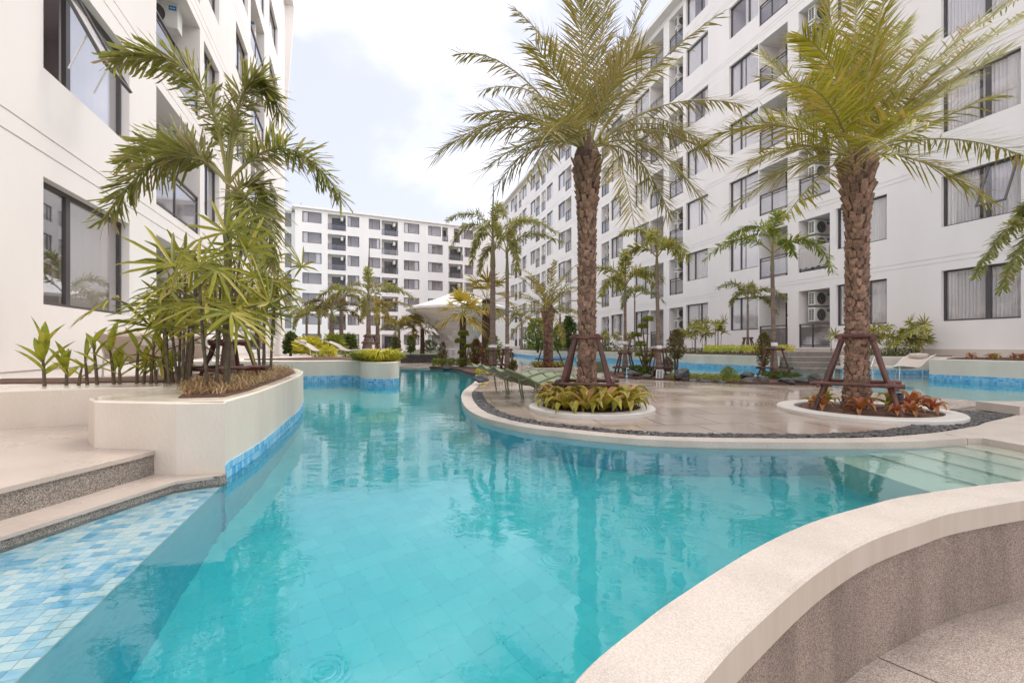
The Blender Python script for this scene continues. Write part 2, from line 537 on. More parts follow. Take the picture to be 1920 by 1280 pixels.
M['lf_brom'] = leafmat('bromeliad_leaf', (0.1, 0.12, 0.018), (0.42, 0.37, 0.04), (0.55, 0.28, 0.13), trans=0.25, scale=5)
M['lf_bromr'] = leafmat('red_bromeliad_leaf', (0.20, 0.14, 0.025), (0.42, 0.15, 0.05), (0.40, 0.10, 0.07), trans=0.25, scale=5)
M['dry'] = leafmat('dry_grass', (0.22, 0.12, 0.06), (0.40, 0.26, 0.13), (0.44, 0.38, 0.20), trans=0.3)
M['kerb'] = mat('ring_kerb', (0.58, 0.545, 0.50), 0.6, var=0.08, scale=3, bump=0.1)
M['lounge'] = mat('green_resin', (0.165, 0.205, 0.105), 0.45, var=0.06, scale=3)
M['beige'] = mat('beige_sling', (0.58, 0.50, 0.43), 0.8)
M['grey_sling'] = mat('grey_sling', (0.26, 0.25, 0.23), 0.8)
M['alu'] = mat('white_metal', (0.72, 0.71, 0.69), 0.4)
M['towel'] = mat('white_towel', (0.82, 0.80, 0.78), 0.95, bump=0.4, bscale=90)
M['tent'] = mat('white_pavilion', (0.80, 0.785, 0.77), 0.7, var=0.05, scale=1.0)
M['tentw'] = mat('white_stone_tiles', (0.78, 0.765, 0.75), 0.7, col2=(0.66, 0.645, 0.625), scale=2.0, rand=0.14, island=True, bump=0.2, bscale=14)
M['pipe'] = mat('blue_pipe', (0.30, 0.55, 0.68), 0.4)
M['sheet'] = mat('grey_bedsheet', (0.50, 0.46, 0.44), 0.9)
M['cloth'] = mat('blue_laundry', (0.25, 0.31, 0.42), 0.9, var=0.4, scale=10)
M['redmat'] = mat('red_enamel', (0.45, 0.03, 0.03), 0.4)

# ================================================================ SETTING
def structure(o): o['kind'] = 'structure'; return o
M['poolwall'] = mat('pool_wall_blue', (0.18, 0.66, 0.82), 0.35, col2=(0.12, 0.58, 0.78), scale=9)
ZB = -1.15
WZ = 0.045                             # water level

g = MB(); g.box(-400, 400, -300, 900, -2.2, -1.5)
structure(g.build('ground', M['ground']))

# ---- pool floor: grout bed and single raised tiles where one can see them
pf = MB(); pf.box(-30, 30, -4, 60, -1.45, ZB)
pool_floor = structure(pf.build('pool_floor', mat('pool_floor_blue', (0.28, 0.75, 0.80), 0.4, col2=(0.23, 0.70, 0.77), scale=2)))
tl = MB(); rr = sr(3)
ts = 0.12
for i in range(-60, 80):
    for j in range(-50, 100):
        x, y = .3+(i*ts-.3)*.80-(j*ts-3)*.60, 3+(i*ts-.3)*.60+(j*ts-3)*.80
        if (x > 4.0 and y < 2.7) or y < .5 or y > 9.5 or x < -3.6 or x > 5.2: continue
        z1 = ZB + 0.0008 + rr.random()*0.0007
        a = 0.0594; ex_, ey_ = (.80*a, .60*a), (-.60*a, .80*a)
        q4 = [(x+u*ex_[0]+w*ey_[0], y+u*ex_[1]+w*ey_[1]) for u, w in ((-1,-1),(1,-1),(1,1),(-1,1))]
        tl.add([(*p, z1) for p in q4]+[(*p, ZB-.01) for p in q4],
               [(0,1,2,3),(4,5,1,0),(5,6,2,1),(6,7,3,2),(7,4,0,3)])
def flootile():
    m = bpy.data.materials.new('floor_tile_blue'); m.use_nodes = True
    t = m.node_tree; N, K = t.nodes, t.links.new
    p = N['Principled BSDF']; geo = N.new('ShaderNodeNewGeometry')
    nz = N.new('ShaderNodeTexNoise'); nz.inputs['Scale'].default_value = 5; nz.inputs['Detail'].default_value = 4
    K(geo.outputs['Position'], nz.inputs['Vector'])
    a = N.new('ShaderNodeMath'); a.operation = 'MULTIPLY_ADD'; a.inputs[1].default_value = 0.40
    K(geo.outputs['Random Per Island'], a.inputs[0])
    b = N.new('ShaderNodeMath'); b.operation = 'MULTIPLY'; b.inputs[1].default_value = 0.6
    K(nz.outputs['Fac'], b.inputs[0]); K(b.outputs[0], a.inputs[2])
    rp = N.new('ShaderNodeValToRGB')
    rp.color_ramp.elements[0].position = 0.1; rp.color_ramp.elements[0].color = (0.36, 0.80, 0.84, 1)
    rp.color_ramp.elements[1].position = 0.9; rp.color_ramp.elements[1].color = (0.20, 0.68, 0.77, 1)
    K(a.outputs[0], rp.inputs[0]); K(rp.outputs[0], p.inputs['Base Color'])
    p.inputs['Roughness'].default_value = 0.3
    return m
o = tl.build('floor_tile', flootile(), pool_floor); o['kind'] = 'stuff'

# ---- shores
shore = spline([(-9,18.4),(-6.4,18.1),(-4.6,17.7),(-3.56,17.3),(-2.28,16.2),(-1.69,15.2),(-1.08,13.1),(-.86,11.4),(-.82,9.75),(-.85,8.12),(-.76,6.96),
                (-.59,5.93),(-.38,5.25),(-.136,4.82),(.137,4.50),(.42,4.29),(.685,4.12),(1.06,3.94),(1.425,3.85),(1.96,3.80),(2.5,3.785),(2.9,3.79),
                (3.25,3.81),(3.6,3.87),(3.95,3.965)], 5)
coping_in = offset(shore, 0.16)
deck_out = shore + [(4.10,3.985),(4.16,3.4),(4.2,2.885),(8.2,3.035),(8.2,4.4),(7.05,6.26),(6.33,7.93),(6.27,9.15),(4.88,9.6),(2.6,11.35),(2.75,13.1),
                    (2.4,17.6),(.8,18.9),(0,20),(-.2,26),(-.5,39),(-9,41),(-13,30),(-10,22)]
db = MB(); db.prism(deck_out, -1.4, 0.085, 0, 1)
deck = structure(db.build('pool_deck', [M['poolwall'], M['joint']]))
cp = MB(); cp.ribbon(offset(shore, -0.014), coping_in, -0.03, 0.10)
structure(cp.build('island_coping', M['coping']))

# pebble strip lines and the walkway beyond it
pl_o = [p for p in offset(shore, 0.16) if p[1] < 7.9 and p[0] < 2.85] + [(2.94,3.97),(3.30,4.02),(3.61,4.11),(3.98,4.24),(4.32,4.40),(4.68,4.58),(5.0,4.8),(5.42,5.03),(5.82,5.27)]
pl_i = [p for p in offset(shore, 0.33) if p[1] < 7.9 and p[0] < 2.85] + [(2.92,4.16),(3.27,4.23),(3.56,4.33),(3.90,4.50),(4.20,4.70),(4.52,4.93),(4.8,5.18),(5.15,5.45),(5.50,5.72)]
walk = [(2.94,3.962),(3.30,4.012),(3.61,4.102),(3.98,4.232),(4.32,4.392),(4.68,4.572),(5.0,4.79),(5.42,5.02),(5.83,5.26),(6.2,5.6),(7.1,6.2),(8.19,4.4),(8.19,3.04),(4.185,2.89),(4.145,3.4),(4.10,3.96),(3.96,3.951),
        (3.95,4.135),(3.6,4.035),(3.25,3.975),(2.95,3.955)]
wk = MB(); wk.prism(walk, -0.03, 0.098)
structure(wk.build('walkway', M['coping']))
def fill_between(a, b, n):
    out = []
    for k in range(n):
        i = rr.uniform(0, min(len(a), len(b))-1.001)
        i0 = int(i); f = i-i0; u = rr.uniform(0.02, 0.98)
        pa = (a[i0][0]+(a[i0+1][0]-a[i0][0])*f, a[i0][1]+(a[i0+1][1]-a[i0][1])*f)
        pb = (b[i0][0]+(b[i0+1][0]-b[i0][0])*f, b[i0][1]+(b[i0+1][1]-b[i0][1])*f)
        out.append((pa[0]+(pb[0]-pa[0])*u, pa[1]+(pb[1]-pa[1])*u))
    return out
ICO = []
t_ = (1+5**.5)/2
ICOV = [Vector(v).normalized() for v in [(-1,t_,0),(1,t_,0),(-1,-t_,0),(1,-t_,0),(0,-1,t_),(0,1,t_),(0,-1,-t_),(0,1,-t_),(t_,0,-1),(t_,0,1),(-t_,0,-1),(-t_,0,1)]]
ICOF = [(0,11,5),(0,5,1),(0,1,7),(0,7,10),(0,10,11),(1,5,9),(5,11,4),(11,10,2),(10,7,6),(7,1,8),(3,9,4),(3,4,2),(3,2,6),(3,6,8),(3,8,9),(4,9,5),(2,4,11),(6,2,10),(8,6,7),(9,8,1)]
def blob(mb, c, sx, sy, sz, rnd, rz=None, jit=0.15, mi=0):
    a = rnd.uniform(0, 2*PI) if rz is None else rz
    ca, sa = math.cos(a), math.sin(a)
    vs = []
    for v in ICOV:
        q = 1+rnd.uniform(-jit, jit)
        x, y, z = v.x*sx*q, v.y*sy*q, v.z*sz*q
        vs.append((c[0]+x*ca-y*sa, c[1]+x*sa+y*ca, c[2]+z))
    mb.add(vs, ICOF, mi)
pb = MB()
def poly_len(a): return sum(math.hypot(a[i+1][0]-a[i][0], a[i+1][1]-a[i][1]) for i in range(len(a)-1))
seg = min(len(pl_o), len(pl_i))
for i in range(seg-1):
    a, b, c, d = pl_o[i], pl_o[i+1], pl_i[i], pl_i[i+1]
    ar = math.hypot(b[0]-a[0], b[1]-a[1])*math.hypot(c[0]-a[0], c[1]-a[1])
    for k in range(int(ar*1500)):
        f, u = rr.random(), rr.uniform(0.03, 0.97)
        x = (a[0]+(b[0]-a[0])*f)*(1-u)+(c[0]+(d[0]-c[0])*f)*u
        y = (a[1]+(b[1]-a[1])*f)*(1-u)+(c[1]+(d[1]-c[1])*f)*u
        s = rr.uniform(0.014, 0.026)
        blob(pb, (x, y, 0.092+rr.uniform(0, .012)), s*1.35, s, s*.55, rr)
tag(pb.build('black_pebbles', M['pebble']), 'strip of small black pebbles curving along the front edge of the island deck', 'pebbles', kind='stuff')

# pavers: one slab each, nearest 300 single, the rest joined
deck_in = [p for p in pl_i] + [(6.1,6.02),(6.9,6.35),(6.20,7.9),(6.15,9.05),(4.82,9.48),(2.46,11.25),(2.6,13.1),(2.3,17.5),(.75,18.75),(-.1,19.8),(-.3,26),(-.6,38),(-8.5,40),(-12,30),(-9,22)] + \
          [p for p in offset(shore, 0.165) if p[1] >= 7.9]
ang = R_(8)
ca, sa = math.cos(ang), math.sin(ang)
def rotp(p): return (p[0]*ca-p[1]*sa, p[0]*sa+p[1]*ca)
def irot(p): return (p[0]*ca+p[1]*sa, -p[0]*sa+p[1]*ca)
dl = [irot(p) for p in deck_in]
pieces = []
pw, ph = 0.62, 0.62
for j in range(3, 62):
    for i in range(-22, 16):
        x0, y0 = i*pw + (0.31 if j % 2 else 0), j*ph
        gp = 0.0055
        cell = [(x0+gp,y0+gp),(x0+pw-gp,y0+gp),(x0+pw-gp,y0+ph-gp),(x0+gp,y0+ph-gp)]
        pc = clip_cell(dl, cell)
        if len(pc) < 3 or abs(area(pc)) < 0.004: continue
        pc = [rotp(p) for p in pc]
        cx = sum(p[0] for p in pc)/len(pc); cyy = sum(p[1] for p in pc)/len(pc)
        pieces.append((math.hypot(cx, cyy), pc, (cx, cyy)))
pieces.sort(key=lambda q: q[0])
rest = MB()
for k, (d, pc, c) in enumerate(pieces):
    dz = rr.uniform(-.0012, .0012)
    if k < 300:
        mb = MB(); mb.prism(pc, 0.06, 0.0985+dz, bottom=False)
        o = mb.build('paver', M['paver'], deck, at=(c[0], c[1], 0.06)); o.location = (c[0], c[1], 0.06)
    else:
        rest.prism(pc, 0.06, 0.0985+dz, bottom=False)
if rest.v:
    o = rest.build('paver', M['paver'], deck); o['kind'] = 'stuff'

# ---- entry steps under water at the right end
es = MB()
for k, (x0, z1) in enumerate([(3.95,0.005),(3.68,-0.07),(3.38,-0.15),(3.05,-0.23),(2.66,-0.31)]):
    x1 = [4.19,3.948,3.678,3.378,3.048][k]
    es.prism([(x0,2.55+(x0-2.66)*.17),(x1,2.55+(x1-2.66)*.17),(x1+0.04,4.2),(x0-0.12,4.2)], -1.4, z1)
o = es.build('entry_steps', M['cream']); structure(o)

# ---- foreground coping and the sunken bench behind it
fo = spline([(-.62,-2.2),(-.55,-1.0),(-.42,-.1),(-.22,.45),(-.03,.80),(.1546,1.099),(.362,1.31),(.559,1.485),(.956,1.803),(1.352,2.068),(1.755,2.275),(2.17,2.455),(3.05,2.711),(4.2,2.90),(6,3.02),(8.2,3.05)], 8)
fi = offset(fo, -0.225)
fw = MB()
fw.ribbon(fo, fi, -0.010, 0.10, 0)
fo2, fi2 = offset(fo, -0.012), offset(fo, -0.205)
fw.ribbon(fo2, fi2, -1.4, -0.010, 1)
fm = MB()
# coping with bevelled edge: extra thin strips
cw = thing('curved_parapet', 'curved low parapet with pale coping and pebble-washed wall in the near right corner', 'parapet wall', (2.0, 2.2, -0.45))
def sub(mb, name, m, parent): return mb.build(name, m, parent, at=parent.location)
c1 = MB()
prof = [(0.0,-0.012),(0.0,0.092),(0.008,0.10),(0.215,0.10),(0.225,0.090),(0.225,-0.012)]
lines = [[(p[0],p[1],z) for p in offset(fo, -d)] for d, z in prof]
for a, b in zip(lines[:-1], lines[1:]):
    mi = 0 if (a is not lines[-2]) else 1
    for i in range(len(a)-1):
        c1.quad(a[i], a[i+1], b[i+1], b[i], mi)
cop = sub(c1, 'coping', [M['coping'], M['copingside']], cw)
c2 = MB(); c2.ribbon(offset(fo,-0.010), offset(fo,-0.197), -1.4, -0.0125)
sub(c2, 'pebble_wash_wall', M['wash'], cw)
c3 = MB(); c3.ribbon(offset(fo,-0.197), offset(fo,-0.2045), -0.024, -0.0125)
sub(c3, 'sealant_bead', mat('grey_sealant', (0.36,0.37,0.40), 0.5), cw)
# bench slabs
sl = offset(fo, -0.1975)
bench = [p for p in sl if p[0] > -0.55] 
bench = bench + [(8.2,-2.2),(-.35,-2.2)]
bz = MB(); bz.prism([(p[0],p[1]) for p in bench], -1.2, -0.475)
bench_o = structure(bz.build('sunken_bench', M['joint']))
a1, a2 = (1.60, 1.96), (2.05, 1.40)
cuts = [((0.95,1.30),(1.5,0.3)), (a1,a2), ((3.0,2.40),(3.2,0.6))]
def bench_piece(left, right):
    p = bench
    if left: p = clip_half(p, left[0], left[1])
    if right: p = clip_half(p, right[1], right[0])
    return p
def shiftln(c, d):
    t = Vector((c[1][0]-c[0][0], c[1][1]-c[0][1])).normalized()
    return ((c[0][0]-t.y*d, c[0][1]+t.x*d), (c[1][0]-t.y*d, c[1][1]+t.x*d))
prev = None
for c in cuts + [None]:
    lf = shiftln(prev, 0.006) if prev else None
    rt = shiftln(c, -0.006) if c else None
    p = bench_piece(lf, rt)
    if len(p) >= 3:
        mb = MB(); mb.prism(p, -0.476, -0.450, bottom=False)
        mb.build('seat_slab', M['bench'], bench_o)
    prev = c

# ---- left steps, terrace and shelf of mosaic tiles
st = MB()
st.prism([(-2.235,2.86),(-2.235,2.745),(-2.34,2.08),(-2.5,0),(-2.6,-2.2),(-6,-2.2),(-5.6,3.1),(-4.0,3.62),(-3.5,3.85),(-2.99,3.96),(-2.82,3.02)], -1.4, 0.225, 0)
steps_o = structure(st.build('side_steps', M['granite']))
def slab_row(poly, cutsY, z0, z1, m, name):
    ys = [-3.0] + cutsY + [9.0]
    for a, b in zip(ys[:-1], ys[1:]):
        pc = clip_cell(poly, [(-9,a+.0025),(9,a+.0025),(9,b-.0025),(-9,b-.0025)])
        if len(pc) < 3: continue
        mb = MB(); mb.prism(pc, z0, z1)
        mb.build(name, m, steps_o)
up_poly = [(-2.225,2.86),(-2.225,2.745),(-2.33,2.08),(-2.49,0),(-2.59,-2.2),(-6,-2.2),(-5.6,3.1),(-4.0,3.62),(-3.5,3.85),(-2.99,3.96),(-2.82,3.02)]
slab_row(up_poly, [-0.3, 0.9, 1.9], 0.2255, 0.25, [M['granite_top']], 'step_slab')
lo = MB()
lo_poly = [(-1.80,2.83),(-1.995,2.69),(-2.15,1.914),(-2.31,0),(-2.4,-2.2),(-3.2,-2.2),(-3.2,3.2),(-2.0,3.2)]
lo.prism(lo_poly, -0.03, 0.082, 0); lo.prism(offset(lo_poly if area(lo_poly) > 0 else lo_poly[::-1], .003, True), -1.4, -0.0305, 1)
lo.build('lower_step', [M['granite'], M['poolwall']], steps_o)
lo2 = [(-1.79,2.83),(-1.987,2.684),(-2.142,1.914),(-2.302,0),(-2.392,-2.2),(-2.7,-2.2),(-2.55,0),(-2.4,2.08),(-2.3,2.745),(-2.3,2.9),(-2.0,2.9)]
slab_row(lo2, [-0.9, 0.55, 1.75], 0.0825, 0.10, [M['granite_top']], 'step_slab')

shelf_poly = [(-1.82,2.875),(-1.386,1.47),(-1.31,1.215),(-.93,0),(-.72,-2.2),(-3,-2.2),(-2.35,0),(-2.18,1.9),(-2.03,2.7)]
sh = MB(); sh.prism(shelf_poly, -1.4, -0.035, 1, 0)
shelf = structure(sh.build('tiled_shelf', [M['grout'], M['poolwall']]))
ex = Vector((-1.31+1.82, 1.215-2.875)).normalized()
ey = Vector((-ex.y, ex.x))
org = Vector((-1.82, 2.875))
loc_poly = [((Vector(p)-org).dot(ex), (Vector(p)-org).dot(ey)) for p in shelf_poly]
tp = 0.046
cand = []
for i in range(-8, 70):
    for j in range(-40, 30):
        g_ = 0.0016
        x0, y0 = i*tp*1.0, j*tp
        pc = clip_cell(loc_poly, [(x0+g_,y0+g_),(x0+tp-g_,y0+g_),(x0+tp-g_,y0+tp-g_),(x0+g_,y0+tp-g_)])
        if len(pc) < 3 or abs(area(pc)) < 2e-4: continue
        pw_ = [org + ex*p[0] + ey*p[1] for p in pc]
        c = sum(pw_, Vector((0,0)))/len(pw_)
        vis = c.y > 1.02 and abs(c.x) < c.y*1.16
        cand.append((0 if vis else 1, c.length, [tuple(p) for p in pw_], c))
cand.sort(key=lambda q: (q[0], q[1]))
rest = MB()
for k, (v, d, pc, c) in enumerate(cand):
    dz = rr.uniform(-.0008, .0008)
    if k < 300:
        mb = MB(); mb.prism(pc, -0.040, -0.030+dz, bottom=False)
        o = mb.build('tile', M['tile'], shelf, at=(c.x, c.y, -0.04)); o.location = (c.x, c.y, -0.04)
    else: rest.prism(pc, -0.040, -0.030+dz, bottom=False)
o = rest.build('tile', M['tile_i'], shelf); o['kind'] = 'stuff'

# ---- planters
def band(parent, path, z_lo, z_hi, single=0, tsz=0.05, closed=False, out=0.006):
    """mosaic tiles along the waterline of a planter wall; path runs with the water on its right"""
    rest = MB(); n = 0
    sq = []
    for i in range(len(path)-1):
        a, b = Vector(path[i]), Vector(path[i+1])
        L_ = (b-a).length
        sq.append((a, b, L_))
    tot = sum(q[2] for q in sq)
    k = int(tot/tsz)
    def at(s):
        for a, b, L_ in sq:
            if s <= L_: return a+(b-a)*(s/L_), (b-a)/L_
            s -= L_
        return sq[-1][1], (sq[-1][1]-sq[-1][0])/sq[-1][2]
    me = None
    for q in range(k):
        p, t = at((q+.5)*tsz)
        nrm = Vector((t.y, -t.x))
        rows = int(round((z_hi-z_lo)/tsz))
        for r in range(rows):
            z = z_lo+(r+.5)*tsz
            c = Vector((p.x+nrm.x*out*.3, p.y+nrm.y*out*.3, z))
            if n < single and z > 0.0:
                if me is None:
                    mb = MB(); h = tsz/2-.0022; mb.box(-h, h, -out, out, -h, h)
                    me = mb.mesh('tile', M['tile_b'])
                o = inst('tile', me, parent, Vector(c)-Vector(parent.location), (0, 0, math.atan2(t.y, t.x)))
                n += 1
            else:
                h = tsz/2-.0022
                rest.obox(c, (t.x*h, t.y*h, 0), (nrm.x*out, nrm.y*out, 0), (0, 0, h))
    if rest.v:
        o = rest.build('tile', M['tile_bi'], parent, at=parent.location); o['kind'] = 'stuff'
def bevel_prism(mb, poly, z0, z1, d=0.012, mi=0, mtop=None):
    if area(poly) < 0: poly = poly[::-1]
    ins = offset(poly, d, True)
    n = len(poly)
    mb.prism(poly, z0, z1-d, mi, top=False)
    for i in range(n):
        j = (i+1) % n
        a, b, c, e = poly[i], poly[j], ins[j], ins[i]
        mb.quad((a[0],a[1],z1-d), (b[0],b[1],z1-d), (c[0],c[1],z1), (e[0],e[1],z1), mi)
    mb.add([(p[0],p[1],z1) for p in ins], [tuple(range(n))], mi if mtop is None else mtop)
def planter(name, label, cat, poly, base, soilp, z1=0.55, zs=0.575, top='ledge'):
    t = thing(name, label, cat, (base[0], base[1], 0))
    mb = MB(); bevel_prism(mb, poly, -.02, z1, mi=0, mtop=1); mb.prism(offset(poly if area(poly) > 0 else poly[::-1], -.003, True), -1.4, -.0205, 2)
    sub(mb, 'wall', [M['render'], M[top], M['poolwall']], t)
    if soilp:
        s = MB(); mound(s, soilp, z1-0.01, zs); sub(s, 'soil', M['soil'], t)
    return t
def mound(mb, poly, z0, z1):
    if area(poly) < 0: poly = poly[::-1]
    mb.prism(poly, z0, z1)

w1 = spline([(-1.80,2.855),(-1.85,2.98),(-1.96,3.52),(-2.24,4.49),(-2.5,5.33),(-2.72,5.9),(-3.0,6.5),(-3.55,7.25),(-4.25,7.7),(-4.7,7.5)], 5)
left_poly = [(-4.95,3.27),(-4.0,3.55),(-3.52,3.78),(-2.98,3.9),(-2.84,3.05),(-2.66,2.90),(-2.08,2.82)] + w1 + [(-4.25,6.4),(-4.0,5.55),(-4.5,5.0),(-5.45,4.85)]
soil1 = [(-2.22,3.03),(-1.96,3.10),(-2.05,3.55),(-2.34,4.5),(-2.6,5.3),(-2.82,5.9),(-3.1,6.45),(-3.6,7.1),(-4.2,7.4),(-4.1,6.3),(-3.86,5.42),(-4.4,4.90),(-5.3,4.72),(-4.75,4.14),(-3.24,4.39),(-2.97,4.35)]
pl1 = planter('planter_wall', 'long concrete planter with wet ledge and lady palms at the left edge of the pool', 'planter', left_poly, (-3, 4), soil1, zs=0.561)
band(pl1, [p for p in w1 if p[1] > 2.86][:38], -0.20, 0.15, 300)
gb = MB(); gb.prism([(-1.785,2.845),(-1.80,2.80),(-2.075,2.765),(-2.07,2.83)], -0.02, 0.098)
sub(gb, 'granite_band', M['granite'], pl1)

w2 = spline([(-7.6,10.2),(-6.4,10.25),(-4.84,10.5),(-4.3,10.72),(-3.95,10.8),(-3.6,10.62),(-3.36,10.1),(-3.10,9.74),(-2.75,9.62),(-2.50,9.72),(-2.53,10.2),(-2.9,11.5),(-3.5,13.6),(-4.2,15.6),(-5.0,17.3)], 6)
p2 = w2 + [(-7.2,17.2),(-7.6,12)]
pl2 = planter('planter_wall', 'pale curved planter wall with yellow grass clump standing in the pool on the left', 'planter', p2, (-4, 11),
              [(-3.3,10.5),(-3.0,9.95),(-2.7,9.85),(-2.68,10.4),(-3.1,11.8),(-3.6,13.4),(-5.6,13.6),(-6.6,11.2),(-5,10.9),(-4.2,11.1)], top='render')
band(pl2, w2[:60], -0.10, 0.20, 0)

def XR(Z): return -0.2802*Z + 16.924
def XL(Z): return -0.3576*Z - 3.687
w3 = spline([(-.9,46),(.5,39),(1.35,33),(2.4,30.2),(3.8,28.2),(5.03,26.5),(6.2,23.6),(7.0,20.8),(7.25,18.9),(7.3,18.15)], 5) + spline([(7.55,17.9),(8.2,16.8),(8.6,16.0),(9.0,15.3)], 3)
p3 = w3 + [(9.15,16.6)] + [(XR(z)-.12, z) for z in (17.4, 25, 35, 46)]
s3 = offset(w3, 0.2)[2:-1] + [(9.05,16.8)] + [(XR(z)-.2, z) for z in (17.6, 25, 35, 45)]
pl3 = planter('planter_wall', 'long cream planter wall with shrubs running along the foot of the right building', 'planter', p3[::-1], (7, 18), s3[::-1], 0.55, 0.57, top='render')
band(pl3, w3, 0.0, 0.20, 0)

w4 = [(10.25,14.2),(10.32,13.55),(10.9,13.45),(12.25,13.1)]
p4 = w4 + [(XR(13.1)-.1,13.1),(XR(15.5)-.1,15.5),(10.9,15.5),(10.7,14.25)]
pl4 = planter('planter_wall', 'cream planter wall with tall lady palms right of the grey stairs', 'planter', p4[::-1], (11, 14),
              [(10.9,13.75),(12.2,13.5),(XR(13.4)-.2,13.4),(XR(15.3)-.2,15.3),(11.1,15.2)], 0.58, 0.60, top='render')
band(pl4, w4, 0.0, 0.20, 0)
w5 = [(12.3,12.95),(10.36,11.3),(10.94,9.72),(12.2,6.3),(13.2,3.6)]
p5 = w5 + [(XR(3.6)-.1,3.6),(XR(12.9)-.1,12.9)]
pl5 = planter('planter_wall', 'straight cream planter wall with low bromeliads at the right edge', 'planter', p5[::-1], (12, 9),
              [(10.75,11.25),(11.2,9.8),(12.5,6.3),(13.3,4.0),(XR(4)-.2,4),(XR(12.2)-.2,12.2),(11.9,12.2)], 0.57, 0.59, top='render')
band(pl5, w5, 0.0, 0.20, 0)

# stairs
sx = MB()
nst = [(14.25,.20),(14.55,.37),(14.85,.54),(15.15,.71)]
sto = thing('stone_stairs', 'four grey stone steps rising from the water to the building door on the right', 'stairs', (9.8, 14.6, 0))
lan = MB(); lan.prism([(9.15,15.40),(10.85,15.40),(12.5,15.5),(12.1,17.1),(9.2,16.62)], -1.4, 0.71); sub(lan, 'landing', M['granite_top'], sto)
for k, (y, z) in enumerate(nst):
    b = MB(); b.box(9.02+.05*k, 10.68, y, 15.40-.0005*k, (-1.4 if k == 0 else nst[k-1][1])+.001, z-.02); 
    b.box(9.01+.05*k, 10.685, y-.012, 15.399-.0005*k, z-.02, z, 1)
    sub(b, 'step', [M['granite'], M['granite_top']], sto)
sb_ = MB()
for k in range(3): sb_.box(9.02, 10.68, 13.9-.3*k, 14.2499-.3*k-.0002, -1.4, -.05-.16*k)
structure(sb_.build('stair_foot', M['cream']))

# left terrace
ter = [(-5.3,4.72),(-4.55,5.05),(-4.08,5.6),(-4.3,6.4),(-4.75,7.5),(-5.9,8.6),(-7.5,9.0),(-8.2,10.1),(-7.5,12),(-7.15,17.25),(-5.0,17.35),(-5.3,19.5),(-7.2,30),(-10,42),(-13,75),(-38,75),(-26,60),(XL(40),40),(XL(26),26),(XL(8),8),(XL(4.9)-.02,4.9)]
tb_ = MB(); tb_.prism(ter, -1.4, 0.45)
structure(tb_.build('terrace', M['granite_top']))
rb = MB(); rb.prism([(-7.2,30.2),(-1.0,39.3),(6,50),(9,66),(-22,70),(-12.8,74),(-10,42)], -1.4, 0.30)
structure(rb.build('back_lawn', M['lf_green']))

# garden bed on the deck
def bed(poly, z, name='garden_bed'):
    mb = MB(); mb.prism(poly, -1.4, z-.03)
    q = offset(poly if area(poly) > 0 else poly[::-1], .09, True)
    mb.prism(q, z-.03, z)
    return structure(mb.build(name, M['soil']))
bed([(2.62,11.37),(4.9,9.63),(6.28,9.18),(6.75,9.6),(6.2,11.4),(4.9,12.4),(4.0,13.6),(2.9,13.9),(2.76,13.0)], 0.13)
bd2 = MB(); bd2.prism(spline([(-1.35,13.6),(-.85,12.4),(-.45,12.5),(-.1,13.6),(.1,15.2),(-.6,16.3),(-1.8,16.6),(-3.0,17.2),(-2.9,16.6),(-1.9,15.6)], 4, True), 0.05, 0.135)
structure(bd2.build('garden_bed', M['soil']))

